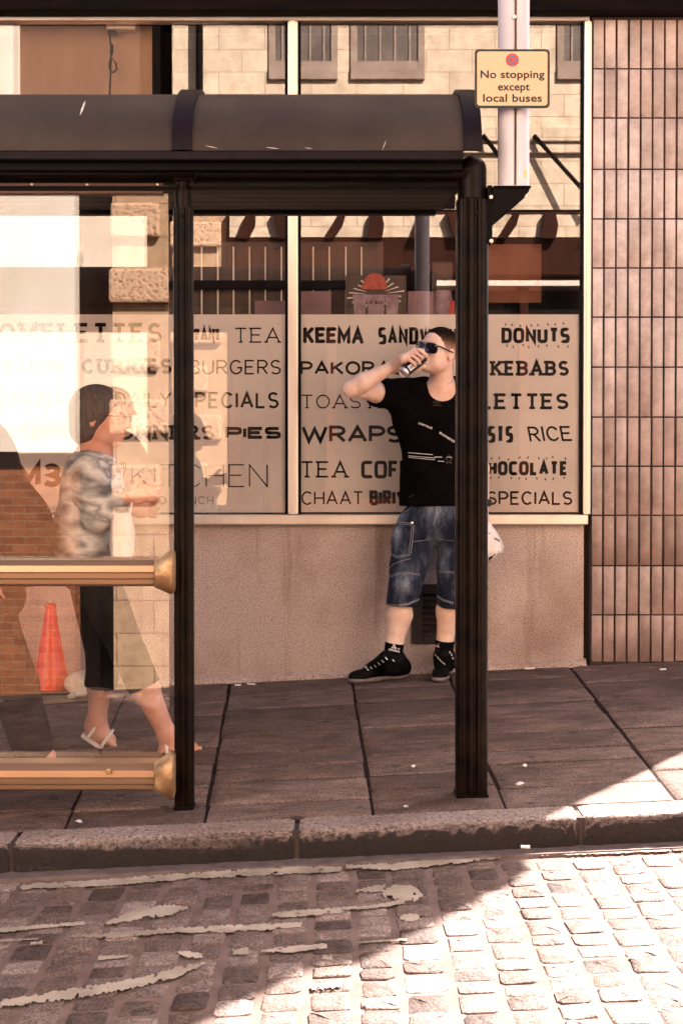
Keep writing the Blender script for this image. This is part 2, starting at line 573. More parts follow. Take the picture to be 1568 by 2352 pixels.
M['paint_line'] = mottle('worn_line_paint', (.27, .205, .155), (.46, .365, .29), 9, 0.7, bump=(60, .4, .003))
M['black'] = mottle('black_paint', (.0016, .0008, .0008), (.0035, .002, .002), 7, 0.5, bump=(90, .12, .002), spec=.07)
M['black_worn'] = mottle('worn_black_paint', (.0012, .0005, .0004), (.011, .005, .0026), 16, 0.34, 0.1, bump=(140, .35, .002), spec=0.11)
M['purple'] = mottle('purple_black_paint', (.004, .0018, .004), (.010, .005, .009), 12, 0.5, bump=(60, .3, .002), spec=.12)
M['roof'] = mottle('weathered_roof_sheet', (.027, .0165, .014), (.050, .034, .028), 3.2, 0.62, bump=(260, .35, .0015), detail=7, spec=.25)
M['alu'] = mottle('satin_aluminium', (.72, .60, .50), (.85, .74, .64), 5, 0.34, 0.65, stretch=(1, 1, .05))
M['gold'] = mottle('bronze_anodised_rail', (.42, .25, .15), (.54, .35, .225), 4, 0.36, 0.75, stretch=(.1, 1, 1))
M['goldcap'] = mottle('chipped_bronze_cap', (.28, .155, .075), (.60, .39, .21), 14, 0.42, 0.6, bump=(38, .6, .004))
M['pole'] = mottle('pole_white_paint', (.56, .51, .56), (.66, .61, .655), 3, 0.45, bump=(70, .12, .002))
M['signface'] = None
M['signblack'] = mottle('sign_black', (.006, .005, .005), (.01, .008, .008), 5, 0.5)
M['interior'] = mottle('shop_inside', (.020, .007, .004), (.04, .016, .009), 1.2, 0.8)
M['board'] = mottle('dark_cladding', (.035, .016, .010), (.075, .036, .022), 3, 0.45, stretch=(4, 4, .3))
M['batten'] = mottle('pale_batten', (.80, .66, .54), (.9, .8, .7), 4, 0.5)
M['fascia'] = mottle('dark_timber_fascia', (.002, .0012, .0012), (.007, .003, .002), 6, 0.8, spec=.1, stretch=(.6, 4, 8))
M['wood'] = mottle('brown_wood', (.10, .045, .022), (.22, .10, .05), 3, 0.5, stretch=(.4, 3, 6))
M['stone'] = None
def masonry(name, c1, c2, mort, bw, bh, rough=0.85, rock=0.6, frq=0.5):
    m = NT(name).pbr(rough, 0, 0.2)
    sep = m.n('ShaderNodeSeparateXYZ'); m.l(m.tc.outputs['Object'], sep.inputs[0])
    cmb = m.n('ShaderNodeCombineXYZ'); m.l(sep.outputs['X'], cmb.inputs['X']); m.l(sep.outputs['Z'], cmb.inputs['Y'])
    b = m.n('ShaderNodeTexBrick')
    b.inputs['Scale'].default_value = 1
    b.inputs['Brick Width'].default_value = bw; b.inputs['Row Height'].default_value = bh
    b.inputs['Mortar Size'].default_value = 0.006; b.inputs['Mortar Smooth'].default_value = 0.3
    b.inputs['Color1'].default_value = (*c1, 1); b.inputs['Color2'].default_value = (*c2, 1); b.inputs['Mortar'].default_value = (*mort, 1)
    m.l(cmb.outputs[0], b.inputs['Vector'])
    n = m.noise(5, 6, 0.65)
    c = m.mix(0.7, b.outputs['Color'], m.ramp(n, [(.3, (.6, .55, .5)), (.6, (1.08, 1.05, 1.0))]), 'MULTIPLY')
    m.color(c)
    h = m.mix(0.5, b.outputs['Fac'], m.noise(9, 5, 0.6))
    inv = m.n('ShaderNodeMath', operation='SUBTRACT'); inv.inputs[0].default_value = 1
    sp = m.n('ShaderNodeSeparateColor'); m.l(h, sp.inputs[0]); m.l(sp.outputs[0], inv.inputs[1])
    m.bump(inv.outputs[0], rock, 0.03)
    return m.m
M['stone'] = masonry('sandstone', (.70, .58, .46), (.62, .50, .39), (.40, .29, .21), 0.62, 0.30)
M['warmstone'] = masonry('warm_sandstone', (.50, .35, .235), (.42, .28, .18), (.24, .13, .08), 0.75, 0.33)
M['brick'] = masonry('old_brick', (.28, .105, .045), (.18, .062, .026), (.26, .16, .10), 0.23, 0.078, rock=0.4)
M['render'] = mottle('white_render', (.74, .64, .54), (.84, .75, .66), 1.1, 0.85)
M['brownrender'] = mottle('brown_render', (.02, .010, .006), (.035, .018, .012), 0.7, 0.8)
M['redpaint'] = mottle('red_brown_paint', (.020, .0045, .002), (.040, .010, .005), 2, 0.6, spec=.1)
M['whitewood'] = mottle('white_painted_wood', (.60, .50, .43), (.74, .64, .56), 5, 0.5)
def glass(name, refl, tint, rough=0.0):
    m = NT(name)
    t = m.n('ShaderNodeBsdfTransparent'); t.inputs['Color'].default_value = (*tint, 1)
    g = m.n('ShaderNodeBsdfGlossy'); g.inputs['Roughness'].default_value = rough
    g.inputs['Color'].default_value = (1, .97, .94, 1)
    lw = m.n('ShaderNodeLayerWeight'); lw.inputs['Blend'].default_value = 0.25
    mt = m.n('ShaderNodeMath', operation='MULTIPLY_ADD'); mt.inputs[1].default_value = 0.5; mt.inputs[2].default_value = refl
    mt.use_clamp = True
    m.l(lw.outputs['Fresnel'], mt.inputs[0])
    mx = m.n('ShaderNodeMixShader')
    m.l(mt.outputs[0], mx.inputs[0]); m.l(t.outputs[0], mx.inputs[1]); m.l(g.outputs[0], mx.inputs[2])
    m.l(mx.outputs[0], m.out.inputs['Surface'])
    m.t.nodes.remove(m.b)
    return m.m
M['shopglass'] = glass('shop_glass', 0.086, (.97, .95, .93))
M['shelterglass'] = glass('shelter_glass', 0.060, (.96, .94, .92))
M['blackglass'] = mottle('unlit_shop_window', (.004, .003, .003), (.008, .006, .005), 2, .5, spec=.08)
M['darkglass'] = mottle('dark_window_glass', (.09, .065, .055), (.17, .13, .11), 2, 0.3, spec=0.8)
M['film'] = mottle('frosted_film', (.80, .71, .67), (.87, .79, .75), 2.2, 0.55, bump=(300, .12, .001), spec=0.3)
M['vinyl'] = mottle('dark_cut_lettering', (.006, .002, .0015), (.012, .005, .003), 30, 0.5, spec=0.1)

_t = M['flag'].node_tree; _bs = _t.nodes['Principled BSDF']
_v = _t.nodes.new('ShaderNodeTexVoronoi'); _v.inputs['Scale'].default_value = 6.5
_tc = _t.nodes.new('ShaderNodeTexCoord'); _t.links.new(_tc.outputs['Object'], _v.inputs['Vector'])
_r2 = _t.nodes.new('ShaderNodeValToRGB'); _r2.color_ramp.elements[0].position = .10; _r2.color_ramp.elements[0].color = (.38, .36, .35, 1); _r2.color_ramp.elements[1].position = .15; _r2.color_ramp.elements[1].color = (1, 1, 1, 1)
_t.links.new(_v.outputs['Distance'], _r2.inputs['Fac'])
_mx = _t.nodes.new('ShaderNodeMix'); _mx.data_type = 'RGBA'; _mx.blend_type = 'MULTIPLY'; _mx.inputs['Factor'].default_value = .8
_t.links.new(_bs.inputs['Base Color'].links[0].from_socket, _mx.inputs['A']); _t.links.new(_r2.outputs['Color'], _mx.inputs['B']); _t.links.new(_mx.outputs['Result'], _bs.inputs['Base Color'])
# ------------------------------------------------------------------ ground, road, pavement
def ribbon_sheet(name, x0, x1, rows, mat, kind='structure', nx=2):
    """rows: (y, dz) profile swept along the sloping street"""
    mb = MB()
    xs = [x0 + (x1 - x0) * i / nx for i in range(nx + 1)]
    vs = [(x, y, gz(x) + dz) for x in xs for y, dz in rows]
    n = len(rows)
    mb.add(vs, [(i * n + j, (i + 1) * n + j, (i + 1) * n + j + 1, i * n + j + 1) for i in range(nx) for j in range(n - 1)])
    o = mb.build(name, mat)
    return tag(o, kind=kind)
ROADZ = -0.093
KY = 4.215                       # face of the near kerb
ribbon_sheet('ground', -300, 300, [(-300, -1.9), (300, -1.9)], M['asphalt'])
ribbon_sheet('far_road', -40, 40, [(-2.9, -1.22), (-2.2, -1.18), (-.6, -.80), (.6, -.42), (1.3, -.2), (1.78, ROADZ - .012)], M['asphalt'], nx=40)
ribbon_sheet('road', -40, 40, [(1.75, ROADZ - .0035), (KY - 0.075, ROADZ - .0035), (KY - 0.07, ROADZ + .002), (KY + .06, ROADZ + .002)], [M['mortar']], nx=40)
ribbon_sheet('gutter_channel', -40, 40, [(KY - 0.072, ROADZ - .006), (KY - 0.07, ROADZ + .008), (KY - 0.03, ROADZ + .005), (KY + .05, ROADZ + .006)], M['channel'], nx=40)
ribbon_sheet('pavement_bed', -40, 40, [(KY + .1, -.0055), (7.4, -.0055)], M['joint'], nx=20)
ribbon_sheet('far_pavement', -40, 40, [(-2.6, -1.3), (-2.6, -1.1), (-9, -1.16)], M['asphalt'], nx=20)

def rounded_stone(mb, x0, x1, y0, y1, ztop, r, depth, tone, jit, seg=3, dome=0.0, tilt=.012):
    cx, cy = (x0 + x1) / 2, (y0 + y1) / 2
    hx, hy = (x1 - x0) / 2, (y1 - y0) / 2
    pts = []
    for k, (sx_, sy_) in enumerate(((1, 1), (-1, 1), (-1, -1), (1, -1))):
        rr = r * random.uniform(.7, 1.5)
        for i in range(seg + 1):
            a = R(90 * k + 90 * i / seg)
            pts.append((cx + sx_ * (hx - rr) + rr * math.cos(a) + random.uniform(-jit, jit), cy + sy_ * (hy - rr) + rr * math.sin(a) + random.uniform(-jit, jit)))
    n = len(pts)
    ta, tb = random.uniform(-tilt, tilt), random.uniform(-tilt, tilt)
    vs = []
    for sc_, dz in ((1.0, -depth), (1.0, -.007), (.965, -.0018), (.86, 0.0), (.45, dome)):
        for (x, y) in pts:
            X, Y = cx + (x - cx) * sc_, cy + (y - cy) * sc_
            vs.append((X, Y, gz(X) + ztop + dz + (X - cx) * ta + (Y - cy) * tb + (random.uniform(-1, 1) * .0016 if sc_ < .98 else 0)))
    vs.append((cx, cy, gz(cx) + ztop + dome))
    fs = []
    for q in range(4):
        for i in range(n):
            fs.append((q * n + i, q * n + (i + 1) % n, (q + 1) * n + (i + 1) % n, (q + 1) * n + i))
    for i in range(n):
        fs.append((4 * n + i, 4 * n + (i + 1) % n, 5 * n))
    mb.add(vs, fs, tone)

mb = MB()
x = -3.6
pitch_x = 0.106
while x < 3.6:
    w = pitch_x * random.uniform(.92, 1.08)
    y = KY - 0.08 - random.uniform(0, .05)
    while y > 1.75:
        ln = random.choice((.075, .085, .09, .10, .11, .12))
        t_ = min(1, max(0, random.gauss(.5, .28)))
        rounded_stone(mb, x + random.uniform(.003, .006), x + w - random.uniform(.010, .018), y - ln + .0045, y - .003, ROADZ + random.uniform(-.0025, .002), .012, .05, t_, .003, dome=.0015)
        y -= ln
    x += w
o = mb.build('cobbled_road', M['sett'], smooth=True, fix=False); tag(o, kind='structure')

# pavement flags: columns running back from the kerb
mb = MB()
cols = [-9]
while cols[-1] < -2.6: cols.append(cols[-1] + random.uniform(.5, .62))
cols[-1] = -2.55
cols += [-2.0, -1.52, -.96, -.49, .075, .52, 1.09, 1.62, 2.2, 2.75, 3.3]
while cols[-1] < 9: cols.append(cols[-1] + random.uniform(.5, .62))
for a, b in zip(cols[:-1], cols[1:]):
    y = KY + .142
    first = True
    while y < 7.3:
        ln = random.choice((.22, .27, .32, .36, .42))
        y1 = min(y + ln, 7.32)
        if 7.32 - y1 < .15: y1 = 7.32
        rounded_stone(mb, a + .003, b - .004, y + .006, y1 - .008, random.uniform(-.0012, .001), .004, .03, random.random(), .0012, 2, tilt=.004)
        y = y1
def skew(v):
    k_ = (v[1] - 5.73) / 1.37
    x_ = v[0] * (1 + .08 * k_) - .03 * k_ if abs(v[0]) < 3.4 else v[0]
    return (x_, v[1], v[2] + SL * (x_ - v[0]))
mb.v = [skew(v) for v in mb.v]                       # the slab lines fan out a little towards the wall
o = mb.build('pavement', M['flag'], smooth=True, fix=False); tag(o, kind='structure')

# kerb stones
mb = MB()
joints = [-9.0]
kx = [at(680, 1930, KY).x, at(1336, 1900, KY).x]
L0 = kx[1] - kx[0]
js = [kx[0] + L0 * i for i in range(-9, 11)]
for a, b in zip(js[:-1], js[1:]):
    prof = [(KY + .015, -.3), (KY, ROADZ + .02), (KY + .001, -.045), (KY + .004, -.020), (KY + .012, -.006), (KY + .028, 0), (KY + .132, .001), (KY + .136, -.05)]
    xs = [a + .008 + (b - a - .016) * i / 40 for i in range(41)]
    vs = []
    for i, xx in enumerate(xs):
        e = .006 if i in (0, 40) else 0
        for j, (yy, zz) in enumerate(prof):
            jj = .004 if 1 <= j <= 4 else .001
            vs.append((xx, yy + random.uniform(-jj, jj) + (e if j < 5 else 0), gz(xx) + zz + random.uniform(-jj, jj) * .8 - (e * .6 if 3 < j < 7 else 0)))
    n = len(prof)
    fs = [(i * n + j, (i + 1) * n + j, (i + 1) * n + j + 1, i * n + j + 1) for i in range(40) for j in range(n - 1)]
    fs += [tuple(range(n))[::-1], tuple(range(40 * n, 41 * n))]
    mb.add(vs, fs)
    mb.t[-len(vs):] = [(.0, .0, .06, .24, .50, .70, .72, .6)[j] for i in range(41) for j in range(n)]  # face toned dark: shade of the unlit side painted in, with splash grime
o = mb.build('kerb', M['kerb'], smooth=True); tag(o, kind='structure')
for j in js:
    mb = MB(); mb.box((j - .012, KY + .012, gz(j) - .3), (j + .012, KY + .13, gz(j) - .006))
    o = mb.build('kerb_joint', M['grout']); tag(o, kind='structure')

# worn line paint: ragged flakes lying on the setts
def flake(mb, top, bot, rag=2.0, n=26):
    """top/bot: polylines in picture units projected to the road plane"""
    def samp(pl, t):
        xs = [p[0] for p in pl]
        x_ = xs[0] + (xs[-1] - xs[0]) * t
        return x_, float(np.interp(x_, xs, [p[1] for p in pl]))
    n = int(n * 2.2); m_ = 5
    ph = [random.uniform(0, 9) for _ in range(6)]
    grid = {}
    for i in range(n + 1):
        t = i / n
        ax, ay = samp(top, t); bx, by = samp(bot, t)
        for j in range(m_ + 1):
            f_ = j / m_
            e = 1.0 if j in (0, m_) else .5
            grid[i, j] = on_ground(ax + (bx - ax) * f_ + random.uniform(-1.6, 1.6), ay + (by - ay) * f_ + random.uniform(-rag, rag) * e * .8, ROADZ + .004)
    vs, fs, ix = [], [], {}
    for i in range(n):
        for j in range(m_):
            t = i / n
            edge = min(j, m_ - 1 - j)
            wear = .5 * math.sin(t * n * .31 + ph[0]) + .35 * math.sin(t * n * .83 + ph[1] + j) + .3 * math.sin(j * 1.7 + ph[2] + t * 9) + random.uniform(-.25, .25)
            if wear > (.62 if edge == 0 else 1.02): continue
            q = []
            for k in ((i, j), (i, j + 1), (i + 1, j + 1), (i + 1, j)):
                if k not in ix: ix[k] = len(vs); vs.append(grid[k])
                q.append(ix[k])
            fs.append(tuple(q))
    mb.add(vs, fs)
def c4(pl): return [(p[0] / 1.633 * .81667, (2200 + p[1] / 1.633) * .81667) for p in pl]
def c5(pl): return [((960 + p[0] / 1.633) * .81667, (2100 + p[1] / 1.633) * .81667) for p in pl]
mb = MB()
flake(mb, c4([(95, 470), (420, 452), (900, 415), (1300, 388), (1568, 388)]), c4([(95, 494), (500, 476), (900, 444), (1300, 425), (1568, 412)]), 2.5, 70)
flake(mb, c5([(20, 545), (250, 535), (420, 515), (520, 500), (780, 492)]), c5([(20, 560), (250, 568), (430, 548), (560, 535), (780, 505)]), 2.5, 50)
flake(mb, c5([(780, 490), (1200, 478), (1568, 462)]), c5([(780, 505), (1200, 492), (1568, 478)]), 1.5, 40)
flake(mb, c4([(488, 640), (650, 572), (800, 566), (862, 575)]), c4([(488, 655), (650, 630), (780, 612), (862, 582)]), 3, 24)
flake(mb, c4([(0, 672), (200, 655), (390, 640)]), c4([(0, 692), (200, 672), (390, 655)]), 2, 24)
flake(mb, c4([(325, 706), (560, 690), (780, 672), (1100, 655), (1385, 645)]), c4([(325, 712), (520, 718), (780, 692), (1050, 690), (1385, 668)]), 2.5, 60)
flake(mb, c4([(0, 1005), (300, 955), (620, 905), (820, 850), (945, 828)]), c4([(0, 1035), (300, 1000), (620, 945), (820, 895), (945, 838)]), 4, 50)
flake(mb, c4([(1250, 605), (1330, 592), (1568, 575)]), c4([(1250, 618), (1330, 622), (1568, 600)]), 2.5, 22)
flake(mb, c4([(1070, 770), (1140, 760)]), c4([(1070, 792), (1140, 790)]), 2, 6)
flake(mb, c4([(1200, 772), (1320, 755), (1500, 742)]), c4([(1200, 780), (1320, 785), (1500, 766)]), 2, 16)
flake(mb, c4([(820, 780), (870, 776), (930, 790)]), c4([(820, 790), (870, 808), (930, 808)]), 2, 8)
flake(mb, c4([(450, 800), (585, 795)]), c4([(450, 818), (585, 806)]), 2, 9)
flake(mb, c4([(140, 735), (195, 730)]), c4([(140, 747), (195, 744)]), 1.5, 5)
flake(mb, c4([(0, 728), (175, 716)]), c4([(0, 735), (175, 722)]), 1, 10)
flake(mb, c4([(1480, 796), (1525, 792)]), c4([(1480, 812), (1525, 820)]), 1.5, 5)
flake(mb, c5([(68, 655), (180, 636), (330, 640), (372, 680)]), c5([(68, 668), (180, 668), (200, 695), (330, 712), (372, 690)]), 3, 22)
flake(mb, c5([(0, 738), (150, 728), (290, 700)]), c5([(0, 750), (150, 745), (290, 722)]), 2, 18)
flake(mb, c5([(268, 778), (310, 768), (355, 772)]), c5([(268, 800), (310, 806), (355, 796)]), 2, 7)
flake(mb, c5([(80, 896), (300, 882)]), c5([(80, 904), (300, 890)]), 1.5, 14)
flake(mb, c4([(1430, 930), (1568, 908)]), c4([(1430, 955), (1568, 940)]), 3, 10)
o = mb.build('line_marking', M['paint_line']); tag(o, kind='structure')

# ------------------------------------------------------------------ the shop building
shop = thing('shop_building', 'shop with a frosted lettered window over a speckled granite stall riser', 'shop', (0, WY, 0))
XL, XJ, XR = -9.0, at(1350, 600, WY).x, 2.78        # left end, window jamb, right corner
Zs0, Zs1 = at(784, 1205, WY).z, at(784, 1182, WY).z  # sill
Zt = at(784, 46, WY).z                               # underside of the fascia
def wallx(xd, yd=700): return at(xd, yd, WY).x
def wallz(yd): return at(784, yd, WY).z
mb = MB()
mb.box((XL, WY + .03, -1), (XJ - .012, WY + .30, Zs0))
o = mb.build('stall_riser', M['riser'], shop)
mb = MB()                                            # small skirting at the foot of the wall
for i in range(60):
    a = XL + (XJ - XL) * i / 60; b = XL + (XJ - XL) * (i + 1) / 60
    mb.add([(a, WY + .005, gz(a) - .02), (b, WY + .005, gz(b) - .02), (b, WY + .012, gz(b) + .022), (a, WY + .012, gz(a) + .022), (b, WY + .03, gz(b) + .034), (a, WY + .03, gz(a) + .034)], [(0, 1, 2, 3), (3, 2, 4, 5)])
mb.build('wall_foot', M['riser'], shop)
# frames
mb = MB()
mb.box((XL, WY - .03, Zs0), (XJ + .0, WY + .10, Zs1), .006)
mb.build('window_sill', M['alu'], shop)
for (a, b) in ((661, 684), (1340, 1357)):
    mb = MB()
    mb.box((wallx(a), WY - .004, Zs1 + .001), (wallx(b), WY + .07, Zt - .001), .005)
    mb.box((wallx(a) + .012, WY - .010, Zs1 + .001), (wallx(b) - .012, WY - .0045, Zt - .001), .002)
    mb.build('window_mullion', M['alu'], shop)
mb = MB()
mb.box((XL, WY - .002, Zt), (XJ + .005, WY + .07, wallz(37)), .004)
mb.build('window_head', M['alu'], shop)
for xx in (657, 688, 1336):
    mb = MB(); mb.box((wallx(xx) - .006, WY + .018, Zs1 + .002), (wallx(xx) + .006, WY + .036, Zt - .002))
    mb.build('glazing_bead', M['black'], shop)
zb, zt_ = Zs1 + .004, Zt - .004
panes = []
for (a, b) in ((None, 659), (686, 1338)):
    xa = XL if a is None else wallx(a); xb = wallx(b)
    mb = MB(); mb.box((xa, WY + .026, zb), (xb, WY + .034, zt_))
    panes.append(mb.build('window_pane', M['shopglass'], shop))
FZ = wallz(720)
FY = WY + .0385
for p, (a, b, z0) in zip(panes, ((None, 657, 1178), (682, 1332, 1177))):
    xa = XL if a is None else max(wallx(a), wallx(686)); xb = wallx(b)
    mb = MB(); mb.box((xa, FY, wallz(z0)), (xb, FY + .0012, FZ))
    mb.build('frosted_film', M['film'], p)
def pl(x_, y_, lift):
    p = at(x_, y_, FY - .0008 - lift)
    return p
def wd(pane, text, x0, x1, y0, y1, t, **kw):
    mb = MB()
    word(mb, text, x0, x1, y0, y1, t, pl, **kw)
    if kw.get('seeds'): pass
    mb.build('lettering', M['vinyl'], panes[pane], fix=False)
    return mb
W = wd
W(0, 'OMELETTES', -3, 371, 741, 787, .19, slab=1.0, gap=.22)
W(0, 'BIRYANI', 402, 503, 751, 784, .24, sq=6, gap=.05)
W(0, 'TEA', 538, 643, 752, 787, .10, slab=1.7, gap=.3)
W(0, 'PANINI', 8, 147, 825, 858, .24, jitter=.06, rnd=True, gap=.2)
W(0, 'CURRIES', 188, 394, 823, 859, .23, slab=.9, gap=.15)
W(0, 'BURGERS', 434, 645, 826, 860, .115, gap=.35)
W(0, 'CHOCOLATE', -2, 186, 897, 931, .24, sq=3.5, gap=.16)
W(0, 'DAILY', 262, 394, 900, 936, .12, gap=.3)
W(0, 'SPECIALS', 418, 640, 900, 938, .15, gap=.28)
W(0, 'HOTDOGS', -18, 184, 975, 1008, .28, sq=2.5, gap=.2)
W(0, 'DONNERS', 232, 492, 976, 1010, .22, slab=.9, gap=.15)
W(0, 'PIES', 517, 645, 980, 1008, .28, sq=3.5, gap=.16)
W(0, 'M3', 38, 141, 1064, 1119, .24, gap=.16)
W(0, 'KITCHEN', 302, 615, 1066, 1119, .055, gap=.42)
W(0, 'AND LUNCH', 325, 490, 1140, 1158, .085, gap=.6)
W(1, 'KEEMA', 696, 835, 752, 789, .23, jitter=.05, rnd=True, gap=.16)
W(1, 'SANDWICHES', 868, 1094, 751, 791, .2, sq=5, gap=.16)
W(1, 'DONUTS', 1151, 1308, 752, 788, .23, sq=3.5, gap=.16)
W(1, 'PAKORAS', 689, 930, 829, 861, .19, gap=.22)
W(1, 'KEBABS', 1127, 1306, 828, 863, .21, slab=.8, gap=.12)
W(1, 'TOASTIES', 691, 938, 906, 938, .10, slab=1.6, gap=.3)
W(1, 'OMELETTES', 985, 1305, 903, 940, .19, slab=.9, gap=.16)
W(1, 'WRAPS', 692, 925, 977, 1017, .19, gap=.16)
W(1, 'TOASTS', 1054, 1178, 978, 1017, .22, sq=5, gap=.12)
W(1, 'RICE', 1213, 1311, 979, 1014, .14, slant=-.18, rnd=True, jitter=.03, gap=.3)
W(1, 'TEA', 690, 798, 1059, 1097, .12, slab=1.6, gap=.28)
W(1, 'COFFEE', 829, 996, 1058, 1099, .2, sq=5, gap=.14)
W(1, 'CHOCOLATE', 1096, 1304, 1059, 1092, .24, sq=3.5, gap=.16)
W(1, 'CHAAT', 692, 834, 1128, 1160, .12, gap=.26)
W(1, 'BIRIYANI', 848, 986, 1126, 1161, .24, sq=6, gap=.04)
W(1, 'SPECIALS', 1118, 1314, 1128, 1160, .15, gap=.26)
mb = MB()
def seeds(xa, xb, ya, yb, n):
    for i in range(n):
        for yy, sgn in ((ya, -1), (yb, 1)):
            cx = xa + (xb - xa) * (i + random.uniform(.2, .8)) / n; cy = yy + sgn * random.uniform(3, 9)
            a = random.uniform(-.7, .7); c, s_ = math.cos(a), math.sin(a)
            mb.add([pl(cx + c * u - s_ * v, cy + s_ * u + c * v, .0003) for u, v in ((0, -4), (1.7, 0), (1, 3), (-1, 3), (-1.7, 0))], [(0, 1, 2, 3, 4)])
seeds(1151, 1308, 751, 789, 8); seeds(1100, 1304, 1058, 1093, 10)
mb.build('seed_marks', M['vinyl'], panes[1], fix=False)
mb = MB(); seeds(0, 186, 896, 932, 9)
def loopw(pts, t):
    rb = ribbon(pts, t)
    vs = []
    for l, r in rb: vs += [pl(l[0], l[1], .0004), pl(r[0], r[1], .0004)]
    mb.add(vs, [(2 * k, 2 * k + 1, 2 * k + 3, 2 * k + 2) for k in range(len(rb) - 1)])
loopw(arc(261, 1075, 6.5, 14, 90, 450, 24), 1.6)
loopw([(261, 1089), (258, 1126), (264, 1126), (261, 1089.2)], 1.6)
loopw([(276, 1062), (276, 1080), (281, 1090), (279, 1126), (285, 1126), (283, 1090), (288, 1080), (288, 1062)], 1.5)
for q in (280, 284): loopw([(q, 1062), (q, 1078)], 1.3)
mb.build('cutlery_emblem', M['vinyl'], panes[0], fix=False)
# fascia and upper storeys
mb = MB()
zf = wallz(37)
mb.box((XL, WY - .10, zf), (XR, WY + .28, zf + .75), .008)
for i in range(4):
    mb.box((XL, WY - .125 , zf + .06 + i * .17), (XR, WY - .1005, zf + .19 + i * .17), .006)
mb.build('fascia_board', M['fascia'], shop)
mb = MB()
mb.box((XL, WY + .02, zf + .752), (XR, WY + 4.5, 8.0))
mb.build('upper_wall', M['stone'], shop)
mb = MB()
mb.box((XL, WY - .06, 8.001), (XR + .06, WY + 4.5, 8.16), .02)
mb.build('roof_coping', M['stone'], shop)
for i in range(5):
    xx = XL + 1.0 + i * 2.2
    mb = MB(); mb.box((xx, WY - .02, 4.9), (xx + 1.1, WY + .015, 6.6), .01)
    f_ = mb.build('window', M['whitewood'], shop)
    mb = MB(); mb.box((xx + .07, WY - .026, 4.97), (xx + .53, WY - .021, 6.53)); mb.box((xx + .57, WY - .026, 4.97), (xx + 1.03, WY - .021, 6.53))
    mb.build('pane', M['darkglass'], f_)
# tiled pier (the right end of the building)
mb = MB()
mb.box((XJ + .018, WY + .012, -1), (XR, WY + 4.4, zf - .001))
mb.build('pier_core', M['grout'], shop)
mb = MB()
rows = [at(1450, y_, WY).z for y_ in (43, 157, 270, 388, 502, 615, 728, 843, 958, 1071, 1184, 1300, 1413, 1522, 1640)]
tw = 27.6 * K(WY)
x = XJ + .020
ncol = 0
while x + tw < XR + .01:
    for ri, (z1, z0) in enumerate(zip(rows[:-1], rows[1:])):
        bot = max(z0 + .004, gz(x) + .006)
        if z1 - .003 <= bot + .01: continue
        tn = (.70, .80, .88, .92, .94, .90, .84, .74, .60, .50, .32, .56, .44, .12, .1)[min(ri, 14)] + random.uniform(-.11, .11) - .016 * ncol  # fascia shade painted into the top rows; lower rows toned dirtier
        j = random.uniform(-.001, .001)
        mb.box((x + .0045 + j, WY + .001 + random.uniform(0, .0015), bot), (x + tw - .0055 + j, WY + .016, z1 - .003), .0022, tone=min(1, max(0, tn)))
    x += tw; ncol += 1
mb.build('glazed_tiles', M['tile'], shop, smooth=True)
# chipped corner stone and vent
mb = MB()
gx0, gx1 = wallx(946), wallx(1121)
gz0, gz1 = at(1000, 1480, WY).z, at(1000, 1343, WY).z
mb.box((gx0, WY + .008, gz0), (gx0 + .055, WY + .0295, gz1), .004); mb.box((gx1 - .055, WY + .008, gz0), (gx1, WY + .0295, gz1), .004)
mb.box((gx0 + .056, WY + .008, gz1 - .05), (gx1 - .056, WY + .0295, gz1), .004); mb.box((gx0 + .056, WY + .008, gz0), (gx1 - .056, WY + .0295, gz0 + .04), .004)
mb.box((gx0 + .05, WY + .025, gz0 + .03), (gx1 - .05, WY + .0297, gz1 - .04))
for i in range(7):
    z_ = gz0 + .05 + (gz1 - gz0 - .10) * i / 6.6
    mb.add([(gx0 + .057, WY + .009, z_), (gx1 - .057, WY + .009, z_), (gx1 - .057, WY + .026, z_ + .018), (gx0 + .057, WY + .026, z_ + .018), (gx0 + .057, WY + .009, z_ - .006), (gx1 - .057, WY + .009, z_ - .006)], [(0, 1, 2, 3), (4, 5, 1, 0)])
M['vent'] = mottle('rusty_vent', (.012, .006, .005), (.035, .015, .010), 20, 0.6)
mb.build('vent_grille', M['vent'], shop)
# the room behind the glass
mb = MB()
yb = 10.6
mb.box((XL, WY + .25, -.5), (XJ, yb, Zs0 - .3))
mb.build('inside_floor', M['interior'], shop)
mb = MB(); mb.box((XL, WY + .08, zf + .02), (XJ, yb, zf + .2)); mb.build('inside_ceiling', M['interior'], shop)
mb = MB(); mb.box((XL, yb, -.5), (XJ, yb + .1, zf + .2)); mb.build('inside_wall', M['interior'], shop)
mb = MB(); mb.box((XJ - .02, WY + .08, -.5), (XJ + .017, yb, zf + .1)); mb.build('inner_side_wall', M['interior'], shop)

# ------------------------------------------------------------------ buildings across the street (seen in the reflections, they throw back the sun)
OY = -5.0
M['verm'] = None
m = NT('vermiculated_stone').pbr(0.85, 0, .2)
v = m.n('ShaderNodeTexVoronoi', feature='SMOOTH_F1'); v.inputs['Scale'].default_value = 26
m.l(m.tc.outputs['Object'], v.inputs['Vector'])
m.color(m.ramp(v.outputs['Distance'], [(.12, (.34, .12, .055)), (.36, (.60, .40, .27))]))
m.bump(v.outputs['Distance'], .5, .02)
M['verm'] = m.m
M['brownwood'] = mottle('weathered_wood', (.24, .17, .13), (.34, .25, .2), 5, .7)
far = thing('stone_building', 'sandstone building with quoins and a dark red shopfront across the street', 'building', (3, OY, 0))
mb = MB()
mb.box((-2.28, OY, 4.45), (14, OY - 6, 9.6)); mb.box((3.6, OY, -2.4), (14, OY - 6, 4.449)); mb.box((-1.549, OY - .3, -2.4), (3.599, OY - 6, 4.449))
mb.build('wall', M['stone'], far)
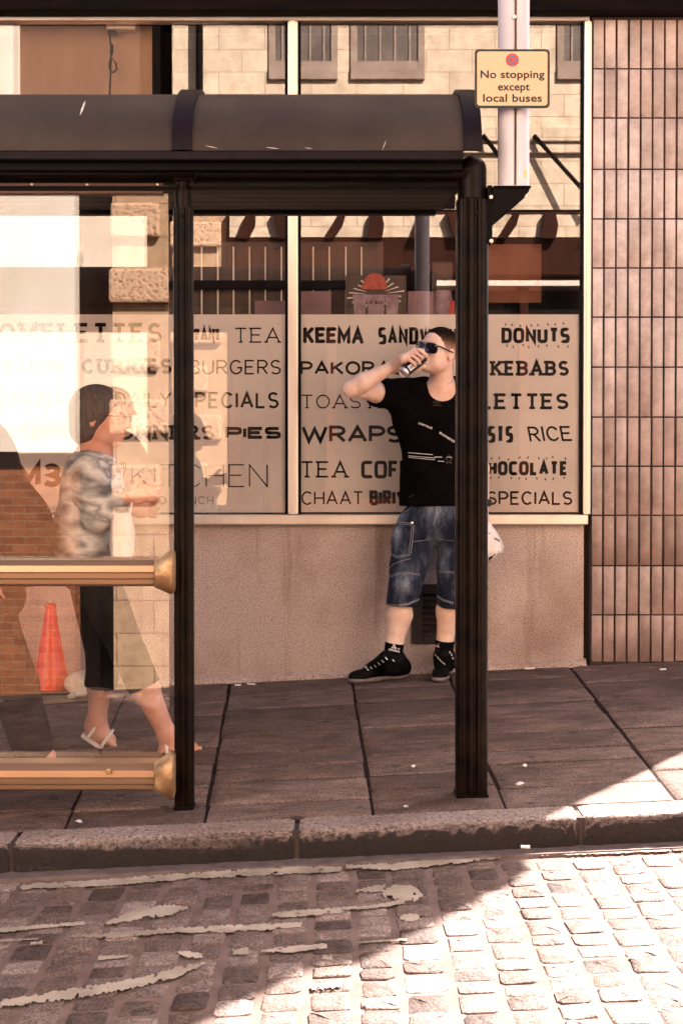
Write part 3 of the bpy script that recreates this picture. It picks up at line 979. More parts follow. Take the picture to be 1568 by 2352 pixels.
mb = MB(); mb.box((-2.28, OY, -2.4), (-1.55, OY - 6, 4.449)); mb.build('corner_pilaster', M['warmstone'], far)
mb = MB(); mb.box((-2.30, OY + .10, 5.35), (14, OY + .002, 5.55), .015); mb.box((-2.30, OY + .06, 5.2), (14, OY + .001, 5.349), .015)
mb.build('string_course', M['stone'], far)
z = .69; k = 0
while z < 5.0:
    mb = MB(); mb.box((-2.31 + (0 if k % 2 else .02), OY + .09, z), (-1.62 + (0.0 if k % 2 else -.18), OY + .002, z + .34), .03); z += .65; k += 1; mb.build('quoin', M['verm'], far)
mb = MB()
mb.box((-1.545, OY + .12, 3.55), (3.595, OY - .29, 4.4), .02); mb.box((-1.545, OY + .02, -2.4), (3.595, OY - .29, .55))
for xx in (-1.5, -.2, 1.1, 2.4, 3.45): mb.box((xx, OY + .04, .551), (xx + .12, OY - .29, 3.549), .01)
mb.build('shopfront', M['redpaint'], far)
M['alley'] = mottle('matt_black', (.003, .002, .002), (.006, .004, .003), 3, .8, spec=.05)
mb = MB(); mb.box((-2.655, OY - .25, -2.4), (-2.285, OY - .32, 9)); mb.build('alley_dark_sheet', M['alley'], far)  # near-black sheet added across the gap for the alley's shade
mb = MB(); mb.box((-1.5, OY + .16, 3.40), (3.55, OY + .01, 3.475), .01); mb.build('white_stripe', M['whitewood'], far)  # white stripe put here for the bright line mirrored in the shop window
for xx in (-1.37, -.07, 1.23, 2.53):
    mb = MB(); mb.box((xx, OY - .1, .56), (xx + 1.16 if xx < 2.5 else 3.44, OY - .11, 3.37)); mb.build('shop_window', M['blackglass'], far)
for (xa, xb, z0, z1) in ((-.98, -.05, 6.35, 8.2), (.12, 1.12, 6.35, 8.2), (2.9, 3.9, 6.35, 8.2), (5.5, 6.5, 6.35, 8.2), (5.2, 6.4, 2.2, 4.2)):
    mb = MB(); mb.box((xa, OY + .05, z0 - .16), (xb, OY + .003, z0 - .001), .01)
    for (a, b, c_, d_) in ((xa, xa + .09, z0, z1), (xb - .09, xb, z0, z1), (xa + .091, xb - .091, z0, z0 + .09), (xa + .091, xb - .091, z1 - .09, z1), (xa + .091, xb - .091, (z0 + z1) / 2 - .03, (z0 + z1) / 2 + .03)):
        mb.box((a, OY + .03, c_), (b, OY + .004, d_), .004)
    for q in range(1, 5):
        mb.box((xa + (xb - xa) * q / 5 - .012, OY + .022, z0 + .091), (xa + (xb - xa) * q / 5 + .012, OY + .006, z1 - .091))
    w_ = mb.build('window', M['brownwood'], far)
    mb = MB(); mb.box((xa + .05, OY + .0035, z0 + .05), (xb - .05, OY + .0015, z1 - .05)); mb.build('pane', M['darkglass'], w_)
mb = MB(); mb.box((-1.5, OY + .13, 4.06), (3.55, OY + .121, 4.36)); mb.build('truss_gap_band', M['stone'], far)  # pale band added for the bright gaps mirrored between the shelter's trusses
for k in range(9):
    x0 = -1.4 + k * .58; lean = (.14, -.10, .22, .05)[k % 4]; w_ = (.16, .26, .12, .2)[k % 4]
    mb = MB(); mb.prism([(x0, OY + .131, 4.03), (x0 + w_, OY + .131, 4.03), (x0 + w_ + lean * .6, OY + .131, 4.20), (x0 + w_ * .7 + lean, OY + .131, 4.38), (x0 + lean, OY + .131, 4.38)], (0, .12, 0)); mb.build('truss_shape', M['redpaint'], far)  # dark shapes added in place of the shelter trusses' reflection
for (x0, z0, x1, z1) in ((2.58, 5.42, 3.35, 4.48), (1.9, 5.42, 2.2, 4.95)):
    mb = MB(); mb.tube([(x0, OY + .12, z0), (x1, OY + .35, z1)], .03, 10); mb.build('stay_bar', M['alley'], far)
mb = MB(); mb.tube([(-1.9, OY + .14, 9.4), (-1.9, OY + .14, 4.7)], .05); mb.build('drainpipe', M['black'], far)
far2 = thing('rendered_building', 'white rendered house on a brick plinth across the street', 'building', (-5, OY, 0))
mb = MB(); mb.box((-14, OY, 1.16), (-2.66, OY - 6, 4.9)); mb.box((-14, OY, 4.901), (-4.42, OY - 6, 8.6)); mb.build('wall', M['render'], far2)
mb = MB(); mb.box((-4.419, OY - .4, 4.901), (-2.66, OY - 6, 8.6)); mb.build('recessed_wall', M['brownrender'], far2)
mb = MB(); mb.box((-14, OY + .03, -2.4), (-2.66, OY - 6, 1.0)); mb.build('brick_plinth', M['brick'], far2)
mb = MB(); mb.box((-14, OY + .05, 1.001), (-2.66, OY - 6, 1.159)); mb.build('plinth_band', M['black'], far2)
for xx in (-3.55, -5.6):
    mb = MB(); mb.box((xx, OY + .03, 1.9), (xx + .08, OY + .004, 3.9), .005)
    w_ = mb.build('downpipe', M['whitewood'], far2)

# ------------------------------------------------------------------ bus shelter
sh = thing('bus_shelter', 'black bus shelter with a curved weathered roof sheet and a glazed side on the kerb', 'bus shelter', (at(784, 1850, SY).x - .3, SY, 0))
def X(xd, yd=800, Y=SY): return at(xd, yd, Y).x
def Z(yd, Y=SY): return at(784, yd, Y).z
fy = SY - .10                                    # front lip of the roof
zlip = Z(345, fy)
bh = .05
def profile(bh, off=0.0, n=16, depth=.52):
    return [(fy - off + (depth) * (1 - math.cos(R(90) * i / n)) , zlip + (bh + off) * math.sin(R(90) * i / n)) for i in range(n + 1)]
def top_row(bh):
    best = 9e9
    for y, z in profile(bh):
        d = Vector((0, y, z)) - CAM
        c = PY - F * d.dot(upv) / d.dot(fwd)
        best = min(best, c)
    return best
lo_, hi_ = .05, .6
for _ in range(40):
    bh = (lo_ + hi_) / 2
    if top_row(bh) > 216: lo_ = bh
    else: hi_ = bh
def shell(name, xa, xb, mat, off, th):
    a = profile(bh, off); b = profile(bh, off - th)
    back = [(fy + 1.04 - off * 0 - (y - fy), z) for y, z in reversed(a[:-1])]
    backb = [(fy + 1.04 - (y - fy), z) for y, z in reversed(b[:-1])]
    o_ = a + [p for p in back if True]; i_ = b + backb
    n = len(o_)
    vs = []
    for xx in (xa, xb):
        vs += [(xx, y, z) for y, z in o_] + [(xx, y, z) for y, z in i_]
    m2 = 2 * n
    fs = []
    for i in range(n - 1):
        fs += [(i, i + 1, m2 + i + 1, m2 + i), (n + i, m2 + n + i, m2 + n + i + 1, n + i + 1)]
        fs += [(i, n + i, n + i + 1, i + 1), (m2 + i, m2 + i + 1, m2 + n + i + 1, m2 + n + i)]
    fs += [(0, m2, m2 + n, n), (n - 1, 2 * n - 1, m2 + 2 * n - 1, m2 + n - 1)]
    mb = MB(); mb.add(vs, fs)
    return mb.build(name, mat, sh, smooth=True)
xr0, xr1 = X(395, 300, fy), X(440, 300, fy)
xe0, xe1 = X(1064, 300, fy), X(1106, 300, fy)
xl = -3.2
roof_l = shell('roof_sheet', xl, xr0 + .004, M['roof'], 0, .012)
roof_r = shell('roof_sheet', xr1 - .004, xe0 + .004, M['roof'], 0, .012)
shell('roof_rib', xr0, xr1, M['purple'], .014, .022)
shell('roof_rib', xe0, xe1, M['purple'], .014, .022)
mb = MB()
mb.box((xl, fy - .012, Z(368, fy)), (X(1064, 355, fy), fy + .05, Z(347, fy)), .004)
mb.build('roof_lip', M['purple'], sh)
mb = MB()
za, zb_ = Z(386, fy), Z(369, fy) 
mb.box((xl, fy + .02, za), (X(1062, 375, fy), fy + .06, zb_ - .001))
for zz in (-.035, -.062): mb.box((xl, SY + .02, Z(388) + zz), (X(1055, 400), SY + .1, Z(388) + zz + .012))
# ceiling of the shelter: boarded, rising to the back
zc0, zc1 = Z(412), at(784, 482, SY + .85).z
for i in range(7):
    y0 = SY + .0 + .85 * i / 7; y1 = SY + .85 * (i + .93) / 7
    q0 = zc0 + (zc1 - zc0) * (y0 - SY) / .85; q1 = zc0 + (zc1 - zc0) * (y1 - SY) / .85
    mb.add([(xl, y0, q0), (X(1060, 440), y0, q0), (X(1060, 440), y1, q1), (xl, y1, q1), (xl, y0, q0 + .03), (X(1060, 440), y0, q0 + .03), (X(1060, 440), y1, q1 + .03), (xl, y1, q1 + .03)], [(0, 1, 2, 3), (4, 7, 6, 5), (0, 4, 5, 1), (1, 5, 6, 2), (2, 6, 7, 3), (3, 7, 4, 0)])
mb.build('canopy_ceiling', M['black'], sh)
mb = MB()
mb.box((xl, SY + .86, zc1 - .012), (X(1045, 460), SY + .92, zc1 + .1), .008)
mb.build('rear_beam', M['black'], sh)
mb = MB()
zr = Z(399, SY - .02)
mb.tube([(xl, SY - .02, zr), (X(1068, 399), SY - .02, zr)], .0135, 14)
mb.build('front_rail', M['black_worn'], sh)
def post(xa, xb, ybot, ytop, fluted):
    zt = Z(ytop); cx = (xa + xb) / 2; r = (xb - xa) / 2
    zb = gz(cx) - .02
    mb = MB()
    # extruded profile: rounded box with flutes on the street side
    prof = []
    n = 64
    for i in range(n):
        a = 2 * math.pi * i / n
        c, s_ = math.cos(a), math.sin(a)
        rr = r / max(abs(c) ** 4 + abs(s_) ** 4, 1e-6) ** .25
        if i % 8 in (3, 4): rr -= .0045
        prof.append((cx + rr * c, SY + rr * s_ * .95))
    pr = [(x, y, zb) for x, y in prof]
    mb.prism(pr, (0, 0, zt - zb))
    # round flute rib down the face
    for dx, rw in ((-.1 * r, .19 * r), (.38 * r, .12 * r), (-.55 * r, .1 * r)):
        mb.tube([(cx + dx, SY - r * .95 + .003, zb + .03), (cx + dx, SY - r * .95 + .003, zt)], rw, 10)
    o_ = mb.build('post', M['black_worn'], sh, smooth=True)
    return cx, r, zt, o_
cxl, rl, ztl, _ = post(X(400, 1200), X(445, 1200), 1858, 478, True)
cxr, rr_, ztr, _ = post(X(1046, 1200), X(1119, 1200), 1825, 462, True)
# heads of the posts
mb = MB()
mb.lathe((cxl, SY, ztl - .002), [(.001, 0), (rl * .86, .001), (rl * .86, .05), (rl * .9, .056), (rl * .5, .06), (rl * .5, .078), (.001, .079)], seg=24)
mb.box((cxl - rl * .3, SY - rl * .55, ztl + .06), (cxl + rl * .3, SY + .02, ztl + .105), .003)
zk = Z(398)
for sx_ in (0,):
    mb.tube([(cxl - .047, SY - .02, zk), (cxl - .04, SY - .02, zk), (cxl + .04, SY - .02, zk), (cxl + .047, SY - .02, zk)], [.014, .022, .022, .014], 16)
mb.box((cxl - .03, SY - .03, Z(418)), (cxl + .03, SY + .05, zk), .01)
mb.build('post_fitting', M['black_worn'], sh, smooth=True)
mb = MB()
re = rr_ * .92
ze = Z(392)
mb.lathe((cxr, SY, ztr), [(.001, -.001), (re * .98, 0), (re * .98, ze - ztr), (re * .93, ze - ztr + re * .4), (re * .72, ze - ztr + re * .72), (re * .4, ze - ztr + re * .95), (.001, ze - ztr + re * 1.02)], seg=28)
mb.tube([(cxr - re * .2, SY - .012, ze), (cxr - re * 1.3, SY - .016, zr)], [re * .75, .017], 16)
mb.lathe((cxr, SY, ztr - .003), [(re * 1.02, 0), (re * 1.06, .004), (re * 1.02, .008)], seg=28)
mb.build('post_elbow', M['black_worn'], sh, smooth=True)
for (cx, cz, rr) in ((cxl, Z(500), .006), (cxr + .012, Z(496), .007)):
    mb = MB(); mb.lathe((cx, SY - (rl if cx == cxl else rr_) * .95 - .004, cz), [(.001, 0), (rr, .0), (rr * 1.1, .006), (rr * 1.1, .01)], axis=(0, 1, 0), seg=14)
    mb.build('post_screw', M['black'], sh)
for cx, r in ((cxl, rl), (cxr, rr_)):
    mb = MB(); mb.box((cx - r * 1.02, SY - r * 1.02, gz(cx) - .02), (cx + r * 1.02, SY + r * 1.02, gz(cx) + .012), .004)
    mb.build('post_base', M['black'], sh)
# glazing on the left
GY = SY + .05
mb = MB()
mb.box((xl, GY, Z(1790, GY)), (X(387, 900, GY), GY + .010, Z(425, GY)))
mb.build('glass_panel', M['shelterglass'], sh)
mb = MB()
mb.box((xl, GY - .02, Z(446, GY)), (X(375, 440, GY), GY - .001, Z(433, GY)), .002)
mb.box((xl, GY - .03, Z(432, GY)), (X(378, 430, GY), GY - .0005, Z(422, GY)), .003)
M['rust'] = mottle('red_brown_channel', (.05, .016, .009), (.11, .042, .025), 3, .4, .3, stretch=(.2, 4, 4))
mb.build('glazing_channel', M['rust'], sh)
for xx in (70, 198, 420 - 60):
    mb = MB(); mb.lathe((X(xx, 428), GY - .030, Z(427, GY)), [(.001, -.004), (.004, -.003), (.0045, .001)], axis=(0, 1, 0), seg=10)
    mb.build('channel_screw', M['alu'], sh)
def grab(y0, y1, cap):
    zt, zb = Z(y0, SY - .03), Z(y1, SY - .03); hh = zt - zb
    yf = SY - .055
    prof = [(GY - .001, zt), (yf + .02, zt), (yf + .004, zt - .1 * hh), (yf - .004, zt - .17 * hh), (yf - .010, zt - .19 * hh), (yf - .012, zt - .42 * hh), (yf - .008, zt - .45 * hh), (yf - .012, zt - .48 * hh), (yf - .010, zt - .66 * hh), (yf - .002, zt - .68 * hh), (yf + .002, zt - .72 * hh), (yf + .004, zt - .88 * hh), (yf + .012, zt - .95 * hh), (yf + .03, zb), (GY - .001, zb)]
    mb = MB()
    mb.prism([(xl, y, z) for y, z in prof], (X(358, (y0 + y1) / 2, yf) - xl, 0, 0))
    o_ = mb.build('grab_rail', M['gold'], sh)
    xa, xb = X(355, y0, yf), X(402, y0, yf)
    c0, c1, d0, d1 = cap
    mb = MB()
    vs = []
    n = 20
    for (xx, zt_, zb_, dep) in ((xa, Z(c0, yf), Z(c1, yf), .0), (xa + .006, Z(c0, yf) + .002, Z(c1, yf) - .002, .012), (xb - .014, Z(d0, yf), Z(d1, yf), .026), (xb - .004, Z(d0, yf) - .004, Z(d1, yf) + .006, .024), (xb, Z(d0, yf) - .014, Z(d1, yf) + .02, .012)):
        cz = (zt_ + zb_) / 2; rz = (zt_ - zb_) / 2
        for i in range(n):
            a = 2 * math.pi * i / n
            c_, s_ = math.cos(a), math.sin(a)
            vs.append((xx, (yf + .02) + (.045 + dep) * math.copysign(abs(c_) ** .6, c_) * (1 if c_ < 0 else .7), cz + rz * math.copysign(abs(s_) ** .75, s_)))
    fs = [(k * n + i, k * n + (i + 1) % n, (k + 1) * n + (i + 1) % n, (k + 1) * n + i) for k in range(4) for i in range(n)]
    fs += [tuple(range(n)), tuple(range(4 * n, 5 * n))]
    mb.add(vs, fs)
    mb.build('rail_cap', M['goldcap'], sh, smooth=True)
grab(1286, 1347, (1285, 1350, 1262, 1366))
grab(1753, 1817, (1752, 1817, 1728, 1838))
for xx, yy, rr in ((249, 1773, .009), (382, 1787, .008), (384, 1298, .005)):
    yq = SY - .075 - (.018 if xx > 300 else 0)
    p = at(xx, yy, yq)
    mb = MB(); mb.lathe((p.x, yq - .002, p.z), [(.001, .002), (rr * .45, .001), (rr * .5, -.002), (rr, -.001), (rr * 1.1, .012)], axis=(0, 1, 0), seg=18)
    mb.build('rail_screw', M['goldcap'], sh)
# bracket that carries the flag pole
by = SY + .0
mb = MB()
xa, xb = X(1121, 480), X(1215, 440)
zt, zb = Z(432), Z(562)
mb.box((cxr + rr_ * .9, by - .035, zb), (cxr + rr_ * .9 + .016, by + .035, zt + .004), .003)
mb.box((cxr + rr_ * .9 + .0165, by - .05, zt - .008), (xb, by + .06, zt), .003)
mb.prism([(cxr + rr_ * .9 + .0165, by - .046, zt - .009), (xb - .006, by - .046, zt - .009), (xb - .008, by - .046, zt - .02), (cxr + rr_ * .9 + .0165, by - .046, Z(517))], (0, .008, 0))
mb.prism([(cxr + rr_ * .9 + .0165, by + .05, zt - .009), (xb - .006, by + .05, zt - .009), (xb - .008, by + .05, zt - .02), (cxr + rr_ * .9 + .0165, by + .05, Z(517))], (0, .008, 0))
mb.build('pole_bracket', M['black'], sh)
for yy in (452, 553):
    p = at(1122, yy, by - .04)
    mb = MB(); mb.lathe((p.x + .008, by - .036, p.z), [(.001, -.008), (.006, -.007), (.007, 0)], axis=(0, 1, 0), seg=8)
    mb.build('bracket_bolt', M['alu'], sh)
# ------------------------------------------------------------------ pole and its plate
pcx = X(1176, 250, by + .005); prad = 36 * K(SY)
pole = thing('sign_pole', 'white painted round pole with a centre seam standing on the shelter bracket', 'pole', (pcx, by + .005, zt))
mb = MB()
n = 40
hgt = 1.5
ringp = []
for i in range(n):
    a = 2 * math.pi * i / n - math.pi / 2
    rr = prad - (.006 if i in (0,) else .002 if i in (1, n - 1) else 0)
    ringp.append((pcx + .004 + rr * math.cos(a), by + .005 + rr * math.sin(a), zt + .001))
mb.prism(ringp, (0, 0, hgt))
mb.build('tube', M['pole'], pole, smooth=True)
mb = MB(); mb.box((pcx + .002, by + .005 - prad + .001, zt + .004), (pcx + .007, by + .005 - prad + .006, zt + hgt))
mb.build('seam', M['grout'], pole)
mb = MB()
p = at(1181, 37, by - prad)
mb.lathe((p.x, by + .003 - prad, p.z), [(.001, -.005), (.006, -.004), (.007, .002)], axis=(0, 1, 0), seg=12); mb.build('seam_screw', M['alu'], pole)
mb = MB()
p = at(1202, 400, by - .02)
M['yellow'] = mottle('yellow_sticker', (.55, .52, .08), (.62, .58, .14), 8, .5)
a0 = math.asin((p.x - pcx) / prad)
vs = []
for da in (-.1, .1):
    for dz in (-.013, .013):
        a = a0 + da
        vs.append((pcx + .004 + (prad + .0008) * math.sin(a), by + .005 - (prad + .0008) * math.cos(a), p.z + dz))
mb.add(vs, [(0, 1, 3, 2)]); mb.build('sticker', M['yellow'], pole)
# sign plate
PYS = by - prad - .022
sx0, sx1 = at(1090, 180, PYS).x, at(1262, 180, PYS).x
sz0, sz1 = at(1176, 247, PYS).z, at(1176, 112, PYS).z
sign = thing('traffic_sign', 'cream rectangular plate reading No stopping except local buses', 'traffic sign', ((sx0 + sx1) / 2, PYS, sz0))
def rrect(x0, x1, z0, z1, r, y, n=6):
    o_ = []
    for cx, cz, a0 in ((x1 - r, z1 - r, 0), (x0 + r, z1 - r, 90), (x0 + r, z0 + r, 180), (x1 - r, z0 + r, 270)):
        for i in range(n + 1):
            a = R(a0 + 90 * i / n)
            o_.append((cx + r * math.cos(a), y, cz + r * math.sin(a)))
    return o_
mb = MB(); mb.prism(rrect(sx0, sx1, sz0, sz1, .012, PYS), (0, .004, 0)); mb.build('plate', M['signblack'], sign)
m = NT('retroreflective_face').pbr(.4)
vv = m.n('ShaderNodeTexVoronoi', feature='DISTANCE_TO_EDGE'); vv.inputs['Scale'].default_value = 210; vv.inputs['Randomness'].default_value = .25
m.l(m.tc.outputs['Object'], vv.inputs['Vector'])
m.color(m.ramp(vv.outputs['Distance'], [(.02, (.66, .50, .33)), (.12, (.58, .42, .26))]))
M['signface'] = m.m
bw_ = .0072
mb = MB(); mb.add(rrect(sx0 + bw_, sx1 - bw_, sz0 + bw_, sz1 - bw_, .009, PYS - .0006), [tuple(range(28))]); mb.build('face', M['signface'], sign)
M['signred'] = mottle('sign_red', (.58, .03, .02), (.64, .045, .03), 9, .4); M['signblue'] = mottle('sign_blue', (.05, .13, .32), (.07, .17, .38), 9, .4)
cc = at(1176, 137, PYS)
rad = 15 * K(PYS)
def disc(r0, r1, y, n=40):
    o_ = []
    for i in range(n):
        a = 2 * math.pi * i / n
        o_ += [(cc.x + r0 * math.cos(a), y, cc.z + r0 * math.sin(a)), (cc.x + r1 * math.cos(a), y, cc.z + r1 * math.sin(a))]
    return o_, [(2 * i, 2 * i + 1, (2 * i + 3) % (2 * n), (2 * i + 2) % (2 * n)) for i in range(n)]
mb = MB(); mb.add(*disc(.0, rad, PYS - .0012)); mb.build('roundel_ring', M['signred'], sign)
mb = MB(); mb.add(*disc(.0, rad * .76, PYS - .0016)); mb.build('roundel_field', M['signblue'], sign)
mb = MB()
for i, a in enumerate((45, 135)):
    d = Vector((math.cos(R(a)), 0, math.sin(R(a)))) * rad * .82; w_ = Vector((-math.sin(R(a)), 0, math.cos(R(a)))) * rad * .15
    c_ = Vector((cc.x, PYS - .002 - .0002 * i, cc.z))
    mb.add([c_ + d + w_, c_ - d + w_, c_ - d - w_, c_ + d - w_], [(0, 1, 2, 3)])
mb.build('roundel_cross', M['signred'], sign)
def sign_text(text, x0, x1, base, cap, parent, y, mat, bold=.02, name='lettering'):
    cu = bpy.data.curves.new(name, 'FONT'); cu.body = text; cu.size = 1; cu.offset = bold; cu.extrude = 0; cu.resolution_u = 6; cu.space_character = 1.04
    o_ = bpy.data.objects.new(name, cu); col.objects.link(o_)
    dg = bpy.context.evaluated_depsgraph_get()
    me = bpy.data.meshes.new_from_object(o_.evaluated_get(dg))
    bpy.data.objects.remove(o_); bpy.data.curves.remove(cu)
    xs = [v.co.x for v in me.vertices]
    a, b = min(xs), max(xs)
    pa = at(x0, base, y); pb = at(x1, base, y)
    s_ = (pb.x - pa.x) / (b - a)
    sz_ = cap * K(y) / .729
    for v in me.vertices:
        v.co = Vector((pa.x + (v.co.x - a) * s_, y, pa.z + v.co.y * sz_))
    return link(name, me, mat, parent)
sign_text('No stopping', 1103, 1250, 178, 18, sign, PYS - .0014, M['signblack'])
sign_text('except', 1143, 1216, 206.5, 18, sign, PYS - .0014, M['signblack'])
sign_text('local buses', 1109, 1244, 232.5, 18, sign, PYS - .0014, M['signblack'])

# a pale streak on the left roof sheet, small dried splashes on the right one
M['streak'] = mottle('pale_streaks', (.50, .44, .40), (.66, .6, .56), 40, .8)
for sheet, pts in ((roof_l, [((196, 232), (184, 264), 5)]), (roof_r, [((886, 322), (878, 345), 1.2), ((612, 338), (640, 341), 1.6), ((700, 339), (716, 341), 1.4), ((472, 334), (500, 340), 1.3)])):
    fn = draper(sheet, .0015)
    for a, b, t_ in pts:
        mb = MB(); vs = []
        for i in range(9):
            f_ = i / 8; wd_ = t_ * (.25 + .75 * math.sin(math.pi * f_)) * random.uniform(.8, 1.2)
            x_, y_ = a[0] + (b[0] - a[0]) * f_, a[1] + (b[1] - a[1]) * f_
            d_ = math.hypot(b[0] - a[0], b[1] - a[1]); nx, ny = -(b[1] - a[1]) / d_, (b[0] - a[0]) / d_
            p_, q_ = fn(x_ + nx * wd_ / 2, y_ + ny * wd_ / 2), fn(x_ - nx * wd_ / 2, y_ - ny * wd_ / 2)
            if p_ is not None and q_ is not None: vs += [p_, q_]
        if len(vs) > 3:
            mb.add(vs, [(2 * k, 2 * k + 1, 2 * k + 3, 2 * k + 2) for k in range(len(vs) // 2 - 1)]); mb.build('streak_mark', M['streak'], sheet, fix=False)

# ------------------------------------------------------------------ people
def skin_mat(name, c1, c2, c3):
    m = NT(name).pbr(.5, 0, .35)
    f = m.noise(14, 5, .6)
    c = m.ramp(f, [(.35, c1), (.6, c2)])
    c = m.mix(m.ramp(m.noise(4, 3, .5), [(.52, (0,) * 3), (.72, (.5,) * 3)]), c, c3)
    m.color(c)
    m.b.inputs['Subsurface Weight'].default_value = .12
    m.b.inputs['Subsurface Radius'].default_value = (.01, .004, .002)
    m.bump(m.noise(120, 3, .6), .12, .002)
    return m.m
M['skin'] = skin_mat('fair_skin', (.72, .45, .34), (.84, .60, .49), (.66, .32, .22))
M['skin2'] = skin_mat('ruddy_skin', (.58, .27, .19), (.68, .38, .29), (.52, .18, .12))
M['hairdark'] = mottle('short_dark_hair', (.012, .006, .004), (.05, .026, .017), 160, .7, bump=(380, 1.0, .004))
M['hairgrey'] = mottle('grey_brown_hair', (.06, .042, .036), (.13, .095, .085), 40, .6, bump=(60, .8, .006), stretch=(3, 3, .4))
M['tee'] = mottle('black_cotton', (.0025, .0018, .0018), (.0045, .0033, .0033), 12, .9, bump=(9, .4, .02), spec=.03)
m = NT('faded_denim').pbr(.85, 0, .15)
f = m.noise(7, 6, .65, (1.2, 1, .55))
c = m.ramp(f, [(.34, (.005, .006, .012)), (.47, (.018, .023, .042)), (.58, (.085, .098, .135)), (.70, (.24, .255, .295))])
g = m.noise(420, 2, .5, (1, 1, .3))
c = m.mix(.6, c, m.ramp(g, [(.35, (.6,) * 3), (.65, (1.35,) * 3)]), 'MULTIPLY')
m.color(c); m.bump(m.noise(16, 5, .65), .55, .012); M['denim'] = m.m
M['seam'] = mottle('denim_seam_thread', (.16, .17, .21), (.30, .30, .33), 300, .8)
M['hem'] = mottle('dark_denim_hem', (.010, .011, .018), (.03, .034, .05), 60, .85)
M['sock'] = mottle('black_sock', (.003, .002, .003), (.006, .005, .006), 60, .9, spec=.05)
M['white'] = mottle('white_print', (.74, .68, .66), (.82, .77, .75), 60, .7)
M['shoe'] = mottle('black_suede', (.0025, .002, .002), (.006, .0045, .004), 30, .75, spec=.1)
M['sole'] = mottle('grey_rubber_sole', (.13, .095, .095), (.24, .18, .18), 16, .6)
M['lens'] = mottle('dark_lens', (.006, .004, .008), (.012, .008, .014), 3, .04, spec=.9)
M['frame'] = mottle('sunglasses_frame', (.006, .004, .004), (.01, .008, .007), 9, .3)
M['metal'] = mottle('bright_metal', (.68, .60, .55), (.82, .75, .70), 20, .3, .9)
M['can'] = mottle('black_can_paint', (.006, .005, .006), (.012, .010, .012), 10, .28, .3)
M['bag'] = mottle('thin_white_plastic', (.72, .62, .60), (.82, .74, .72), 12, .4, bump=(22, .7, .012))
M['dkcloth'] = mottle('dark_trousers', (.003, .002, .0018), (.007, .0045, .004), 9, .9, bump=(12, .5, .012))
M['rustcloth'] = mottle('rust_brown_cloth', (.012, .004, .002), (.028, .009, .005), 6, .85, bump=(10, .6, .015))
m = NT('grey_white_print_cloth').pbr(.8, 0, .2)
f = m.noise(5, 3, .5, (1, 1, 2.2))
m.color(m.ramp(f, [(.34, (.16, .15, .15)), (.42, (.45, .43, .43)), (.50, (.78, .75, .74)), (.60, (.30, .28, .28)), (.66, (.74, .71, .70))]))
m.bump(m.noise(9, 4, .6), .4, .02); M['printcloth'] = m.m
V = lambda p: np.array(p, float)
def frame_of(yaw, pitch, roll):
    """yaw: 0 looks at the camera, positive turns to the picture's left"""
    f_ = Vector((-math.sin(R(yaw)) * math.cos(R(pitch)), -math.cos(R(yaw)) * math.cos(R(pitch)), math.sin(R(pitch))))
    r_ = f_.cross(Vector((0, 0, 1))).normalized()
    u_ = r_.cross(f_).normalized()
    r2 = r_ * math.cos(R(roll)) + u_ * math.sin(R(roll))
    u2 = u_ * math.cos(R(roll)) - r_ * math.sin(R(roll))
    return f_, r2, u2
class Head:
    def __init__(s, c, yaw, pitch=0, roll=0, k=1.0):
        s.c = Vector(c); s.f, s.r, s.u = frame_of(yaw, pitch, roll); s.k = k
        s.rot = np.array([s.f, s.r, s.u]).T
    def p(s, a, b, c):
        return s.c + (s.f * a + s.r * b + s.u * c) * s.k
    def e(s, pos, rad, k=.012, sub=False):
        return ell(s.p(*pos), [q * s.k for q in rad], s.rot, k, sub)
    def cn(s, a, b, ra, rb, k=.01, sub=False):
        return cone(s.p(*a), s.p(*b), ra * s.k, rb * s.k, k, sub)
    def prims(s, eyes=True):
        L = [s.e((-.012, 0, .030), (.098, .077, .088)), s.e((.026, 0, -.034), (.066, .062, .080), .03), s.e((.060, 0, -.090), (.028, .028, .020), .025),
             s.e((.020, .042, -.062), (.045, .020, .030), .03), s.e((.020, -.042, -.062), (.045, .020, .030), .03),
             s.e((.056, .036, -.018), (.028, .024, .026), .02), s.e((.056, -.036, -.018), (.028, .024, .026), .02),
             s.e((.076, 0, .024), (.018, .050, .014), .02),
             s.cn((.084, 0, .016), (.114, 0, -.027), .008, .012, .012), s.e((.103, .012, -.032), (.012, .008, .008), .006), s.e((.103, -.012, -.032), (.012, .008, .008), .006),
             s.e((.089, 0, -.053), (.013, .024, .006), .006), s.e((.088, 0, -.068), (.013, .020, .007), .006)]
        if eyes:
            L += [s.e((.094, .032, .002), (.016, .016, .010), .008, True), s.e((.094, -.032, .002), (.016, .016, .010), .008, True), s.e((.078, .032, .002), (.014, .014, .011), .003), s.e((.078, -.032, .002), (.014, .014, .011), .003)]
        L += [s.cn((.104, -.022, -.0605), (.104, .022, -.0605), .002, .002, .003, True)]
        for q in (1, -1):
            L += [s.e((-.012, q * .078, -.012), (.022, .008, .031), .008), s.e((-.004, q * .087, -.010), (.010, .006, .016), .004, True)]
        return L
    def hair(s, th=.006, back=-.02, low=-.05, front=.055, k=.006):
        return [s.e((-.014, 0, .032), (.098 + th, .077 + th, .088 + th), k)]
def body_from(name, prims, res, mat, parent):
    me = sdf_mesh(name, prims, res)
    return link(name, me, mat, parent)
